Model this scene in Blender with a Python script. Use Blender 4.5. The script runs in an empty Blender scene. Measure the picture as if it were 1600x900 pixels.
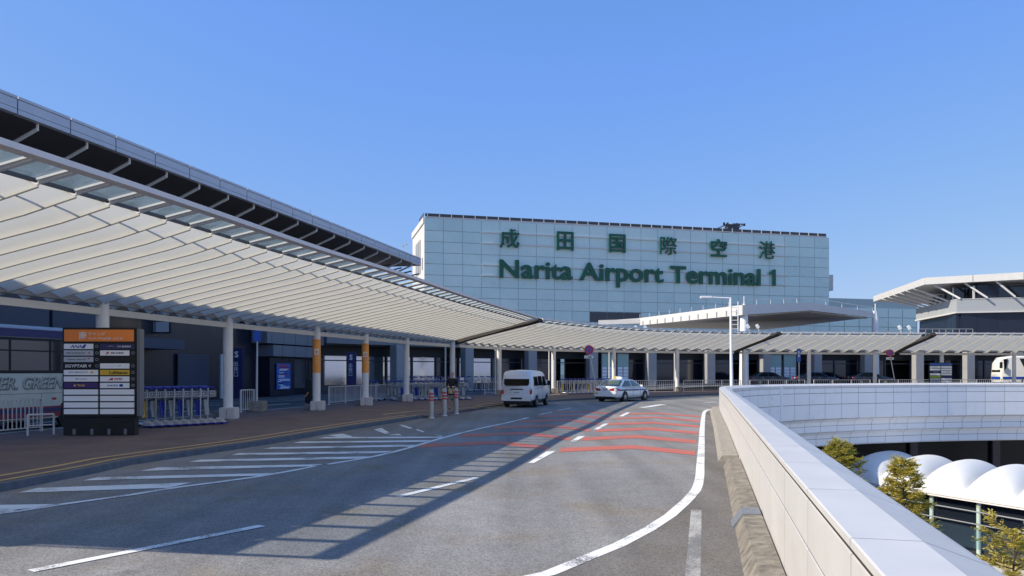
import bpy, bmesh, math, random
from mathutils import Vector, Matrix
from mathutils.geometry import tessellate_polygon
random.seed(7)
SC = bpy.context.scene
COL = SC.collection
R = math.radians
# ------------------------------------------------------------------ camera, world, sun, exposure
CAMZ = 1.9; F = 1200.0; HY = 581.0
cam = bpy.data.cameras.new('camera'); camo = bpy.data.objects.new('camera', cam); COL.objects.link(camo)
camo.location = (0, 0, CAMZ); camo.rotation_euler = (R(90), 0, 0)
cam.sensor_width = 36; cam.lens = 27.0; cam.shift_y = (HY-450)/1600.0
cam.clip_start = 0.05; cam.clip_end = 9000
SC.camera = camo
SX, SY = 1.249, 0.337
SUN_DIR = Vector((SX, SY, -1)).normalized()
ELEV = math.asin(-SUN_DIR.z); ROT = math.atan2(-SX, -SY)
w = bpy.data.worlds.new('World'); SC.world = w; w.use_nodes = True
nt = w.node_tree; nt.nodes.clear()
sky = nt.nodes.new('ShaderNodeTexSky'); sky.sky_type = 'NISHITA'; sky.sun_disc = False
sky.sun_elevation = ELEV; sky.sun_rotation = ROT; sky.altitude = 0
sky.air_density = 1.0; sky.dust_density = 0.6; sky.ozone_density = 3.2
bg = nt.nodes.new('ShaderNodeBackground'); bg.inputs[1].default_value = 0.105
wo = nt.nodes.new('ShaderNodeOutputWorld')
sp = nt.nodes.new('ShaderNodeSeparateColor'); cb = nt.nodes.new('ShaderNodeCombineColor'); nt.links.new(sky.outputs[0], sp.inputs[0])
for i_, (k_, p_, a_) in enumerate(((.1496, .76, .615), (.1527, .50, .64), (.186, .75, 1.17))):      # clear winter-blue grading of the sky
    m1_ = nt.nodes.new('ShaderNodeMath'); m1_.operation = 'MULTIPLY'; m1_.inputs[1].default_value = k_; nt.links.new(sp.outputs[i_], m1_.inputs[0])
    m2_ = nt.nodes.new('ShaderNodeMath'); m2_.operation = 'POWER'; m2_.inputs[1].default_value = p_; nt.links.new(m1_.outputs[0], m2_.inputs[0])
    m3_ = nt.nodes.new('ShaderNodeMath'); m3_.operation = 'MULTIPLY'; m3_.inputs[1].default_value = a_/1.414/.105; nt.links.new(m2_.outputs[0], m3_.inputs[0])
    m4_ = nt.nodes.new('ShaderNodeMath'); m4_.operation = 'MINIMUM'; m4_.inputs[1].default_value = (9, 9, .88/1.414/.105)[i_]; nt.links.new(m3_.outputs[0], m4_.inputs[0])
    nt.links.new(m4_.outputs[0], cb.inputs[i_])
nt.links.new(cb.outputs[0], bg.inputs[0]); nt.links.new(bg.outputs[0], wo.inputs[0])
sl = bpy.data.lights.new('sun', 'SUN'); sl.energy = 4.3; sl.angle = R(0.5); sl.color = (1, 0.91, 0.75)
so = bpy.data.objects.new('sun', sl); COL.objects.link(so); so.location = (-60, -20, 60)
so.rotation_euler = SUN_DIR.to_track_quat('-Z', 'Y').to_euler()
SC.view_settings.view_transform = 'Standard'; SC.view_settings.look = 'None'
SC.view_settings.exposure = 0.5; SC.view_settings.gamma = 1; SC.view_settings.use_curve_mapping = False

# ------------------------------------------------------------------ helpers
ROAD = -0.13
def P(px, py, z):
    Y = F*(z-CAMZ)/(HY-py); return Vector(((px-800)/F*Y, Y, z))
def G(px, py): return P(px, py, ROAD)
def AT(px, py, Y): return Vector(((px-800)/F*Y, Y, CAMZ+(HY-py)*Y/F))

class MB:
    def __init__(s): s.v = []; s.f = []; s.m = []
    def face(s, pts, mi=0):
        n = len(s.v); s.v += [Vector(p) for p in pts]; s.f.append(tuple(range(n, n+len(pts)))); s.m.append(mi)
    def add(s, vs, fs, mi=0):
        n = len(s.v); s.v += [Vector(p) for p in vs]
        for f in fs: s.f.append(tuple(i+n for i in f)); s.m.append(mi)
    def box(s, x0, x1, y0, y1, z0, z1, mi=0):
        vs = [(x, y, z) for z in (z0, z1) for y in (y0, y1) for x in (x0, x1)]
        s.add(vs, [(0, 2, 3, 1), (4, 5, 7, 6), (0, 1, 5, 4), (2, 6, 7, 3), (0, 4, 6, 2), (1, 3, 7, 5)], mi)
    def obox(s, c, ax, ay, az, mi=0):
        c = Vector(c); ax = Vector(ax); ay = Vector(ay); az = Vector(az)
        vs = [c+ax*i+ay*j+az*k for k in (-1, 1) for j in (-1, 1) for i in (-1, 1)]
        s.add(vs, [(0, 2, 3, 1), (4, 5, 7, 6), (0, 1, 5, 4), (2, 6, 7, 3), (0, 4, 6, 2), (1, 3, 7, 5)], mi)
    def bar(s, p, q, wd, ht, mi=0, up=(0, 0, 1)):
        p = Vector(p); q = Vector(q); d = q-p; L = d.length
        if L < 1e-6: return
        d /= L; sd = d.cross(Vector(up))
        if sd.length < 1e-4: sd = d.cross(Vector((1, 0, 0)))
        sd.normalize(); u = sd.cross(d)
        s.obox((p+q)/2, d*L/2, sd*wd/2, u*ht/2, mi)
    def tube(s, p, q, r, n=8, mi=0, r2=None, caps=True):
        p = Vector(p); q = Vector(q); d = (q-p)
        if d.length < 1e-6: return
        d.normalize(); a = d.cross(Vector((0, 0, 1)))
        if a.length < 1e-3: a = d.cross(Vector((1, 0, 0)))
        a.normalize(); b = d.cross(a); r2 = r if r2 is None else r2
        vs = [p+(a*math.cos(2*math.pi*i/n)+b*math.sin(2*math.pi*i/n))*r for i in range(n)]
        vs += [q+(a*math.cos(2*math.pi*i/n)+b*math.sin(2*math.pi*i/n))*r2 for i in range(n)]
        fs = [(i, (i+1) % n, n+(i+1) % n, n+i) for i in range(n)]
        if caps: fs += [tuple(range(n-1, -1, -1)), tuple(range(n, 2*n))]
        s.add(vs, fs, mi)
    def path(s, pts, r, n=8, mi=0):
        for a, b in zip(pts, pts[1:]): s.tube(a, b, r, n, mi)
    def lathe(s, prof, c=(0, 0, 0), n=24, mi=0, axis='z'):
        c = Vector(c); vs = []
        for (r, z) in prof:
            for i in range(n):
                a = 2*math.pi*i/n
                vs.append(c+(Vector((r*math.cos(a), r*math.sin(a), z)) if axis == 'z' else Vector((r*math.cos(a), z, r*math.sin(a)))))
        fs = [(j*n+i, j*n+(i+1) % n, (j+1)*n+(i+1) % n, (j+1)*n+i) for j in range(len(prof)-1) for i in range(n)]
        s.add(vs, fs, mi)
    def loft(s, rings, mi=0, caps=True):
        n = len(rings[0]); vs = [p for r in rings for p in r]
        fs = [(j*n+i, j*n+(i+1) % n, (j+1)*n+(i+1) % n, (j+1)*n+i) for j in range(len(rings)-1) for i in range(n)]
        if caps: fs += [tuple(range(n-1, -1, -1)), tuple(range((len(rings)-1)*n, len(rings)*n))]
        s.add(vs, fs, mi)
    def sheet(s, pts, z, mi=0):
        pl = [Vector((p[0], p[1], 0)) for p in pts]
        vs = [Vector((p.x, p.y, z)) for p in pl]
        fs = []
        for t in tessellate_polygon([pl]):
            a, b, c = [pl[i] for i in t]
            fs.append(t if (b-a).cross(c-a).z > 0 else (t[0], t[2], t[1]))
        s.add(vs, fs, mi)
    def ribbon(s, pts, wd, z, mi=0):
        pts = [Vector((p[0], p[1])) for p in pts]; L = []; Rr = []
        for i, p in enumerate(pts):
            d = pts[min(i+1, len(pts)-1)]-pts[max(i-1, 0)]; d.normalize(); n = Vector((-d.y, d.x))*wd/2
            L.append(p+n); Rr.append(p-n)
        for i in range(len(pts)-1):
            s.face([(Rr[i].x, Rr[i].y, z), (Rr[i+1].x, Rr[i+1].y, z), (L[i+1].x, L[i+1].y, z), (L[i].x, L[i].y, z)], mi)
    def build(s, name, mats, parent=None, smooth=False, bevel=0, world=False, weld=False):
        if not isinstance(mats, (list, tuple)): mats = [mats]
        off = Vector((0, 0, 0))
        if world and parent:
            p = parent
            while p: off += p.location; p = p.parent
        me = bpy.data.meshes.new(name)
        me.from_pydata([tuple(v-off) for v in s.v], [], s.f)
        for m in mats: me.materials.append(m)
        if len(mats) > 1: me.polygons.foreach_set('material_index', s.m)
        if smooth or bevel or weld:
            bm = bmesh.new(); bm.from_mesh(me)
            bmesh.ops.remove_doubles(bm, verts=bm.verts, dist=1e-5)
            if bevel:
                bmesh.ops.bevel(bm, geom=[e for e in bm.edges if len(e.link_faces) == 2 and e.calc_face_angle(0) > .5], offset=bevel, segments=2, affect='EDGES', clamp_overlap=True)
            if smooth or bevel:
                for f in bm.faces: f.smooth = True
                for e in bm.edges:
                    if len(e.link_faces) == 2 and e.calc_face_angle(0) > R(42): e.smooth = False
            bm.to_mesh(me); bm.free()
        me.update()
        o = bpy.data.objects.new(name, me); COL.objects.link(o)
        if parent: o.parent = parent
        return o

def tag(o, label=None, cat=None, group=None, kind=None):
    if label: o['label'] = label
    if cat: o['category'] = cat
    if group: o['group'] = group
    if kind: o['kind'] = kind
    return o
def thing(name, label, cat, loc=(0, 0, 0), rz=0, group=None):
    o = bpy.data.objects.new(name, None); COL.objects.link(o); o.location = loc; o.rotation_euler = (0, 0, rz)
    o.empty_display_size = .2
    return tag(o, label, cat, group)
def copy_tree(o, parent=None):
    c = o.copy(); COL.objects.link(c); c.parent = parent
    for ch in list(o.children): copy_tree(ch, c)
    return c
def struct(name, mb, mats, **k):
    o = mb.build(name, mats, **k); o['kind'] = 'structure'; return o
ORD = ['first', 'second', 'third', 'fourth', 'fifth', 'sixth', 'seventh', 'eighth', 'ninth', 'tenth', 'eleventh', 'twelfth', 'thirteenth', 'fourteenth', 'fifteenth', 'sixteenth']

# ------------------------------------------------------------------ materials
def mat(name, col, rough=.5, metal=0, var=0.0, vs=3.0, bump=0, bs=60, spec=.5, emit=0, ior=1.5, coat=0):
    m = bpy.data.materials.new(name); m.use_nodes = True; n = m.node_tree; b = n.nodes['Principled BSDF']
    b.inputs['Base Color'].default_value = (*col, 1); b.inputs['Roughness'].default_value = rough
    b.inputs['Metallic'].default_value = metal; b.inputs['IOR'].default_value = ior
    b.inputs['Specular IOR Level'].default_value = spec
    if coat: b.inputs['Coat Weight'].default_value = coat; b.inputs['Coat Roughness'].default_value = .05
    tc = n.nodes.new('ShaderNodeTexCoord')
    if var:
        nz = n.nodes.new('ShaderNodeTexNoise'); nz.inputs['Scale'].default_value = vs; nz.inputs['Detail'].default_value = 6
        nz.inputs['Roughness'].default_value = .65
        n.links.new(tc.outputs['Object'], nz.inputs['Vector'])
        mp = n.nodes.new('ShaderNodeMapRange'); mp.inputs[1].default_value = .3; mp.inputs[2].default_value = .7
        mp.inputs[3].default_value = 1-var; mp.inputs[4].default_value = 1+var*.6
        n.links.new(nz.outputs[0], mp.inputs[0])
        mx = n.nodes.new('ShaderNodeVectorMath'); mx.operation = 'SCALE'; mx.inputs[0].default_value = col
        n.links.new(mp.outputs[0], mx.inputs['Scale']); n.links.new(mx.outputs[0], b.inputs['Base Color'])
        rr = n.nodes.new('ShaderNodeMapRange'); rr.inputs[3].default_value = max(rough-.12, .02); rr.inputs[4].default_value = min(rough+.12, 1)
        n.links.new(nz.outputs[0], rr.inputs[0]); n.links.new(rr.outputs[0], b.inputs['Roughness'])
    if bump:
        nb = n.nodes.new('ShaderNodeTexNoise'); nb.inputs['Scale'].default_value = bs; nb.inputs['Detail'].default_value = 4
        n.links.new(tc.outputs['Object'], nb.inputs['Vector'])
        bp = n.nodes.new('ShaderNodeBump'); bp.inputs['Strength'].default_value = bump; bp.inputs['Distance'].default_value = .02
        n.links.new(nb.outputs[0], bp.inputs['Height']); n.links.new(bp.outputs[0], b.inputs['Normal'])
    if emit: b.inputs['Emission Color'].default_value = (*col, 1); b.inputs['Emission Strength'].default_value = emit
    return m

def asphalt(name, base, warm):
    m = bpy.data.materials.new(name); m.use_nodes = True; n = m.node_tree; b = n.nodes['Principled BSDF']; L = n.links.new
    b.inputs['Roughness'].default_value = .85; b.inputs['Specular IOR Level'].default_value = .25
    tc = n.nodes.new('ShaderNodeTexCoord')
    def noise(s, d=3, r=.6):
        z = n.nodes.new('ShaderNodeTexNoise'); z.inputs['Scale'].default_value = s; z.inputs['Detail'].default_value = d; z.inputs['Roughness'].default_value = r
        L(tc.outputs['Object'], z.inputs['Vector']); return z
    def rng(src, a, c, lo, hi):
        q = n.nodes.new('ShaderNodeMapRange'); q.inputs[1].default_value = a; q.inputs[2].default_value = c; q.inputs[3].default_value = lo; q.inputs[4].default_value = hi
        L(src, q.inputs[0]); return q.outputs[0]
    fine = noise(42, 3, .75); mid = noise(2.2, 5, .7); big = noise(.16, 4, .55); str_ = noise(.5, 5, .6)
    vor = n.nodes.new('ShaderNodeTexVoronoi'); vor.inputs['Scale'].default_value = 60; L(tc.outputs['Object'], vor.inputs['Vector'])
    a1 = rng(fine.outputs[0], .36, .64, .64, 1.38); a2 = rng(mid.outputs[0], .3, .7, .9, 1.09); a3 = rng(big.outputs[0], .35, .65, .86, 1.12)
    a4 = rng(vor.outputs['Distance'], 0, .6, 1.25, .8)
    def mul(x, y):
        q = n.nodes.new('ShaderNodeMath'); q.operation = 'MULTIPLY'; L(x, q.inputs[0]); L(y, q.inputs[1]); return q.outputs[0]
    mpp = n.nodes.new('ShaderNodeMapping'); mpp.inputs['Rotation'].default_value = (0, 0, R(14.1)); mpp.inputs['Scale'].default_value = (1.15, .035, 1)
    L(tc.outputs['Object'], mpp.inputs['Vector']); trk = n.nodes.new('ShaderNodeTexNoise'); trk.inputs['Scale'].default_value = 1; trk.inputs['Detail'].default_value = 3; L(mpp.outputs[0], trk.inputs['Vector'])
    a5 = rng(trk.outputs[0], .35, .65, .84, 1.10)      # tyre wear along the lanes
    spo = noise(1.1, 2, .5); a6 = rng(spo.outputs[0], .70, .76, 1.0, .72)      # oil spots
    f = mul(mul(mul(mul(mul(a1, a2), a3), a4), a5), a6)
    mix = n.nodes.new('ShaderNodeMixRGB'); mix.inputs[1].default_value = (*base, 1); mix.inputs[2].default_value = (*warm, 1)
    L(rng(str_.outputs[0], .50, .68, 0, .9), mix.inputs[0])
    sc = n.nodes.new('ShaderNodeVectorMath'); sc.operation = 'SCALE'; L(mix.outputs[0], sc.inputs[0]); L(f, sc.inputs['Scale']); L(sc.outputs[0], b.inputs['Base Color'])
    bp = n.nodes.new('ShaderNodeBump'); bp.inputs['Strength'].default_value = .5; bp.inputs['Distance'].default_value = .006
    L(fine.outputs[0], bp.inputs['Height']); L(bp.outputs[0], b.inputs['Normal'])
    return m

def paint(name, col, wear=.45):          # worn road paint: asphalt shows through in specks
    m = bpy.data.materials.new(name); m.use_nodes = True; n = m.node_tree; b = n.nodes['Principled BSDF']; L = n.links.new
    b.inputs['Roughness'].default_value = .7
    tc = n.nodes.new('ShaderNodeTexCoord')
    z = n.nodes.new('ShaderNodeTexNoise'); z.inputs['Scale'].default_value = 38; z.inputs['Detail'].default_value = 4; z.inputs['Roughness'].default_value = .75
    z2 = n.nodes.new('ShaderNodeTexNoise'); z2.inputs['Scale'].default_value = 1.4; z2.inputs['Detail'].default_value = 4
    L(tc.outputs['Object'], z.inputs['Vector']); L(tc.outputs['Object'], z2.inputs['Vector'])
    ad = n.nodes.new('ShaderNodeMath'); ad.operation = 'ADD'; L(z.outputs[0], ad.inputs[0]); L(z2.outputs[0], ad.inputs[1])
    q = n.nodes.new('ShaderNodeMapRange'); q.inputs[1].default_value = 1.28-wear*.55; q.inputs[2].default_value = 1.36-wear*.3; L(ad.outputs[0], q.inputs[0])
    mix = n.nodes.new('ShaderNodeMixRGB'); mix.inputs[1].default_value = (*col, 1); mix.inputs[2].default_value = (.16, .155, .15, 1)
    L(q.outputs[0], mix.inputs[0]); L(mix.outputs[0], b.inputs['Base Color'])
    return m

def fabric_mat():
    m = bpy.data.materials.new('fabric'); m.use_nodes = True; n = m.node_tree; L = n.links.new; n.nodes.clear()
    out = n.nodes.new('ShaderNodeOutputMaterial'); d = n.nodes.new('ShaderNodeBsdfDiffuse'); t = n.nodes.new('ShaderNodeBsdfTranslucent')
    tc = n.nodes.new('ShaderNodeTexCoord'); z = n.nodes.new('ShaderNodeTexNoise'); z.inputs['Scale'].default_value = .9; z.inputs['Detail'].default_value = 5
    L(tc.outputs['Object'], z.inputs['Vector'])
    cr = n.nodes.new('ShaderNodeMixRGB'); cr.inputs[1].default_value = (.84, .825, .77, 1); cr.inputs[2].default_value = (.74, .725, .68, 1); L(z.outputs[0], cr.inputs[0])
    L(cr.outputs[0], d.inputs[0]); t.inputs[0].default_value = (.80, .785, .72, 1)
    mx = n.nodes.new('ShaderNodeMixShader'); mx.inputs[0].default_value = .43; L(d.outputs[0], mx.inputs[1]); L(t.outputs[0], mx.inputs[2]); L(mx.outputs[0], out.inputs[0])
    return m
def clear_glass(name, col):
    m = bpy.data.materials.new(name); m.use_nodes = True; n = m.node_tree; L = n.links.new; n.nodes.clear()
    out = n.nodes.new('ShaderNodeOutputMaterial'); g = n.nodes.new('ShaderNodeBsdfGlossy'); g.inputs['Roughness'].default_value = .04
    t = n.nodes.new('ShaderNodeBsdfTransparent'); t.inputs[0].default_value = (.93, .97, .98, 1)
    d = n.nodes.new('ShaderNodeBsdfTranslucent'); d.inputs[0].default_value = (*col, 1)
    tc = n.nodes.new('ShaderNodeTexCoord'); nz = n.nodes.new('ShaderNodeTexNoise'); nz.inputs['Scale'].default_value = 2.5; L(tc.outputs['Object'], nz.inputs['Vector'])
    rg = n.nodes.new('ShaderNodeMapRange'); rg.inputs[3].default_value = .08; rg.inputs[4].default_value = .26; L(nz.outputs[0], rg.inputs[0])
    m1 = n.nodes.new('ShaderNodeMixShader'); L(rg.outputs[0], m1.inputs[0]); L(t.outputs[0], m1.inputs[1]); L(d.outputs[0], m1.inputs[2])
    mx = n.nodes.new('ShaderNodeMixShader'); mx.inputs[0].default_value = .09; L(m1.outputs[0], mx.inputs[1]); L(g.outputs[0], mx.inputs[2]); L(mx.outputs[0], out.inputs[0])
    return m

M = {}
M['asphalt'] = asphalt('asphalt', (.258, .248, .242), (.25, .215, .165))
M['shoulder'] = asphalt('shoulder_asphalt', (.185, .17, .155), (.16, .135, .10))
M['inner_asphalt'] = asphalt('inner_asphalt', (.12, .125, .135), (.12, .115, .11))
M['white_paint'] = paint('white_paint', (.78, .77, .75), .44)
M['worn_paint'] = paint('worn_paint', (.52, .50, .46), .95)
M['red_paint'] = paint('red_paint', (.50, .125, .08), .38)
M['tan'] = mat('tan_tile', (.52, .34, .15), .7, var=.2, vs=8)
M['concrete'] = mat('concrete', (.30, .275, .235), .85, var=.35, vs=6, bump=.3)
M['stained_concrete'] = mat('stained_concrete', (.225, .20, .165), .9, var=.55, vs=7, bump=.5)
M['kerb'] = mat('kerb_stone', (.13, .135, .15), .8, var=.3, vs=5)
M['white_wall'] = mat('white_panel', (.60, .587, .575), .38, var=.07, vs=1.6)
M['bounce_lit_panel'] = mat('bounce_lit_panel', (.80, .80, .80), .3, var=.03, vs=1.2)  # wall panel made whiter: bounce light from below is put into the colour
M['joint'] = mat('joint', (.07, .06, .05), .8)
M['grout'] = mat('grout', (.3, .31, .33), .8)
M['steel_white'] = mat('white_steel', (.58, .58, .58), .45, var=.06, vs=3)
M['column'] = mat('column_paint', (.74, .74, .74), .45, var=.06, vs=2)
M['beam'] = mat('beam_paint', (.64, .62, .58), .5, var=.06, vs=3)
M['rim'] = mat('rim_steel', (.72, .66, .62), .5, var=.06, vs=3)
M['dark_steel'] = mat('dark_steel', (.05, .052, .06), .5)
M['fascia'] = mat('fascia_metal', (.46, .48, .55), .38, metal=.15, var=.06, vs=1)
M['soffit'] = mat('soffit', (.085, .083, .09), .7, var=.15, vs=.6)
M['facade_dark'] = mat('facade_dark', (.012, .017, .034), .3, var=.2, vs=.5)
M['facade_glass'] = mat('facade_glass', (.010, .013, .02), .035, ior=1.6, spec=.6, var=.1, vs=.6)
M['mirror_glass'] = mat('mirror_glass', (.50, .52, .53), .03, metal=.92, var=.05, vs=.8)
M['facade_grey'] = mat('facade_grey', (.19, .205, .24), .45, var=.08, vs=.7)
M['pillar'] = mat('pillar_paint', (.33, .33, .335), .5, var=.08, vs=1)
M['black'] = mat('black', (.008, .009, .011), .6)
M['tower_a'] = mat('tower_glass_a', (.55, .71, .69), .25, metal=.03, var=.07, vs=.12, spec=.6)
M['tower_b'] = mat('tower_glass_b', (.52, .68, .665), .28, metal=.03, var=.07, vs=.15, spec=.6)
M['tower_c'] = mat('tower_glass_c', (.58, .72, .70), .25, metal=.03, var=.07, vs=.12, spec=.6)
M['tower_joint'] = mat('tower_joint', (.38, .48, .48), .7)
M['tower_white'] = mat('tower_white', (.58, .565, .55), .6, var=.06, vs=.3)
M['green'] = mat('green_letter', (.002, .085, .045), .35)
M['fabric'] = fabric_mat()
M['glass'] = clear_glass('canopy_glass', (.50, .68, .80))
M['dome'] = mat('dome_membrane', (.66, .66, .655), .6, var=.03, vs=.8)
M['orange'] = mat('orange', (.85, .34, .07), .55, var=.06, vs=4)
M['sign_orange'] = mat('sign_orange', (.95, .27, .05), .5)
M['white'] = mat('white', (.78, .79, .80), .5)
M['plate_white'] = mat('plate_white', (.90, .91, .93), .4)
M['grey'] = mat('grey', (.30, .31, .33), .5)
M['mid_grey'] = mat('mid_grey', (.16, .17, .19), .5)
M['blue'] = mat('blue_plastic', (.012, .022, .30), .4)
M['sign_blue'] = mat('sign_blue', (.03, .12, .48), .45)
M['navy'] = mat('navy', (.025, .025, .12), .4)
M['chrome'] = mat('chrome', (.55, .57, .58), .3, metal=.8)
M['rubber'] = mat('rubber', (.018, .018, .02), .8)
M['yellow'] = mat('yellow', (.72, .45, .03), .5)
M['red'] = mat('red', (.55, .03, .03), .4)
M['tail'] = mat('tail_lamp', (.45, .02, .015), .15, coat=1)
M['silver'] = mat('silver_paint', (.74, .74, .75), .3, metal=.15, coat=.7)
M['car_white'] = mat('car_white', (.86, .85, .83), .22, coat=1)
M['car_black'] = mat('car_black', (.008, .01, .02), .15, coat=1)
M['car_glass'] = mat('car_glass', (.004, .006, .006), .06, spec=.25, ior=1.33)
M['green_glass'] = mat('green_car_glass', (.10, .13, .10), .05, spec=.8)
M['cream'] = mat('coach_cream', (.56, .58, .50), .35, coat=.3)
M['maroon'] = mat('maroon', (.22, .02, .05), .4)
M['skin'] = mat('skin', (.55, .33, .24), .6)
M['hair'] = mat('hair', (.02, .017, .015), .7)
M['jacket'] = mat('jacket', (.012, .013, .018), .8)
M['trousers'] = mat('trousers', (.30, .27, .23), .85)
M['shutter'] = mat('shutter', (.045, .062, .10), .5)
M['far_ground'] = mat('far_ground', (.34, .33, .30), .9, var=.2, vs=.02)
M['tree_bark'] = mat('bark', (.10, .07, .045), .9, var=.3, vs=12)
def leaf_mat(name, c):
    m = mat(name, c, .6, var=.45, vs=1.6); n = m.node_tree; b = n.nodes['Principled BSDF']
    out = n.nodes['Material Output']; t = n.nodes.new('ShaderNodeBsdfTranslucent'); t.inputs[0].default_value = (c[0]*1.5, c[1]*1.5, c[2], 1)
    mx = n.nodes.new('ShaderNodeMixShader'); mx.inputs[0].default_value = .35
    n.links.new(b.outputs[0], mx.inputs[1]); n.links.new(t.outputs[0], mx.inputs[2]); n.links.new(mx.outputs[0], out.inputs[0]); return m
M['leaf'] = leaf_mat('leaf', (.27, .26, .04)); M['leaf_gold'] = leaf_mat('leaf_gold', (.55, .42, .08))
def brick_mat():
    m = mat('brick_paving', (.10, .075, .078), .85); n = m.node_tree; b = n.nodes['Principled BSDF']; L = n.links.new
    tc = n.nodes.new('ShaderNodeTexCoord'); br = n.nodes.new('ShaderNodeTexBrick'); br.inputs['Scale'].default_value = 4.5
    br.inputs['Color1'].default_value = (.150, .108, .106, 1); br.inputs['Color2'].default_value = (.118, .09, .092, 1); br.inputs['Mortar'].default_value = (.09, .075, .075, 1)
    br.inputs['Mortar Size'].default_value = .012
    L(tc.outputs['Object'], br.inputs['Vector'])
    z = n.nodes.new('ShaderNodeTexNoise'); z.inputs['Scale'].default_value = .8; z.inputs['Detail'].default_value = 6; L(tc.outputs['Object'], z.inputs['Vector'])
    q = n.nodes.new('ShaderNodeMapRange'); q.inputs[1].default_value = .3; q.inputs[2].default_value = .7; q.inputs[3].default_value = .8; q.inputs[4].default_value = 1.2; L(z.outputs[0], q.inputs[0])
    s = n.nodes.new('ShaderNodeVectorMath'); s.operation = 'SCALE'; L(br.outputs[0], s.inputs[0]); L(q.outputs[0], s.inputs['Scale']); L(s.outputs[0], b.inputs['Base Color'])
    return m
M['brick'] = brick_mat()

def text_data(s, bold=0.0, depth=.02, size=1.0, shear=0):
    c = bpy.data.curves.new('t', 'FONT'); c.body = s; c.size = size; c.extrude = depth; c.offset = bold; c.shear = shear; c.resolution_u = 3
    o = bpy.data.objects.new('t', c); COL.objects.link(o); bpy.context.view_layer.update()
    me = bpy.data.meshes.new_from_object(o, depsgraph=bpy.context.evaluated_depsgraph_get())
    vs = [v.co.copy() for v in me.vertices]; fs = [tuple(p.vertices) for p in me.polygons]
    bpy.data.objects.remove(o); bpy.data.curves.remove(c); bpy.data.meshes.remove(me)
    return vs, fs
def put_text(mb, s, c, right, up, wd=None, ht=None, bold=0.0, depth=.01, mi=0, shear=0, align='c'):
    """writes s as solid lettering centred at c, fitted to a width and/or a height"""
    vs, fs = text_data(s, bold, 0.5, 1.0, shear)
    if not vs: return
    x0 = min(v.x for v in vs); x1 = max(v.x for v in vs); y0 = min(v.y for v in vs); y1 = max(v.y for v in vs)
    sx = wd/(x1-x0) if wd else None; sy = ht/(y1-y0) if ht else None
    sx = sx or sy; sy = sy or sx
    right = Vector(right).normalized(); up = Vector(up).normalized(); nr = right.cross(up); c = Vector(c)
    xm = (x0+x1)/2 if align == 'c' else x0
    mb.add([c+right*(v.x-xm)*sx+up*(v.y-(y0+y1)/2)*sy+nr*(v.z+.5)*depth for v in vs], fs, mi)

def crom(pts, step=1.0):
    pts = [Vector((p[0], p[1])) for p in pts]; out = []
    for i in range(len(pts)-1):
        p0 = pts[max(i-1, 0)]; p1 = pts[i]; p2 = pts[i+1]; p3 = pts[min(i+2, len(pts)-1)]
        n = max(1, int((p2-p1).length/step))
        for k in range(n):
            t = k/n
            out.append(.5*((2*p1)+(p2-p0)*t+(2*p0-5*p1+4*p2-p3)*t*t+(3*p1-p0-3*p2+p3)*t**3))
    out.append(pts[-1]); return out
def resample(pts, ds=None, n=None):
    pts = [Vector(p) for p in pts]; L = [0]
    for a, b in zip(pts, pts[1:]): L.append(L[-1]+(b-a).length)
    if n is None: n = max(1, round(L[-1]/ds))
    out = []; j = 0
    for k in range(n+1):
        t = L[-1]*k/n
        while j < len(L)-2 and L[j+1] < t: j += 1
        u = (t-L[j])/max(L[j+1]-L[j], 1e-9); out.append(pts[j].lerp(pts[j+1], u))
    return out
def offs(pts, d):      # to the left of the direction of travel for d > 0
    out = []
    for i, p in enumerate(pts):
        q = pts[min(i+1, len(pts)-1)]-pts[max(i-1, 0)]; q.normalize(); out.append(Vector((p.x-q.y*d, p.y+q.x*d)))
    return out
V3 = lambda p, z: Vector((p[0], p[1], z))

# ------------------------------------------------------------------ main curves (plan)
COLS = [(-17.5, 3.5), (-15.9, 10.5), (-14.3, 17.4), (-12.9, 24.2), (-11.5, 31.1), (-9.67, 38.0), (-8.29, 43.4), (-6.78, 49.3), (-4.3, 55.5), (-1.03, 61.5),
        (3.62, 66.9), (9.4, 70.8), (15.9, 73.9), (23.0, 76.2), (30.2, 78.1), (37.8, 80.0), (45.6, 81.5), (54.0, 82.6), (62, 83.6), (70, 84.6)]
CL = crom([(-19.5, -5)]+COLS, 1.0)
WALLP = [(-.78, -6), (.75, .02), (2.67, 7.64), (7.0, 24.8), (11.34, 42.0), (13.3, 46.6), (16, 50.4), (20.3, 54), (26.7, 57.1), (35.3, 59.6), (47, 61), (64, 62), (96, 63)]
WP = crom(WALLP, .8)
KERB = crom([(-15, -12), (-12.3, 0)]+[G(a, b).xy for a, b in ((0, 768), (199, 727), (400, 697), (543, 672), (660, 653.5))], 1.5) 
KERB2 = crom([G(a, b).xy for a, b in ((750, 638), (783, 633.5), (860, 628), (928, 624.3), (1040, 620.5), (1120, 617))]+[(26, 71), (34, 73.5), (48, 75.5), (75, 77)], 1.5)
FACL = crom([(-34.3, -5), (-30.5, 10), (-23, 40), (-17, 64), (-12.5, 70.5), (-5.8, 78), (2.4, 83.2), (10.9, 87), (19.2, 89.6), (26.8, 91.6), (34.6, 93.6), (42.6, 95), (51.2, 96), (60, 97), (80, 99)], 1.0)

# ------------------------------------------------------------------ ground and deck
g = MB(); g.sheet([(-3000, -3000), (3000, -3000), (3000, 4000), (-3000, 4000)], -9.5); struct('ground', g, M['far_ground'])
lr = MB(); lr.sheet([(3, -20), (110, -20), (110, 66), (3, 66)], -9.49); struct('lower_road', lr, mat('pale_paving', (.50, .48, .44), .8, var=.12, vs=.8))
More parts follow.
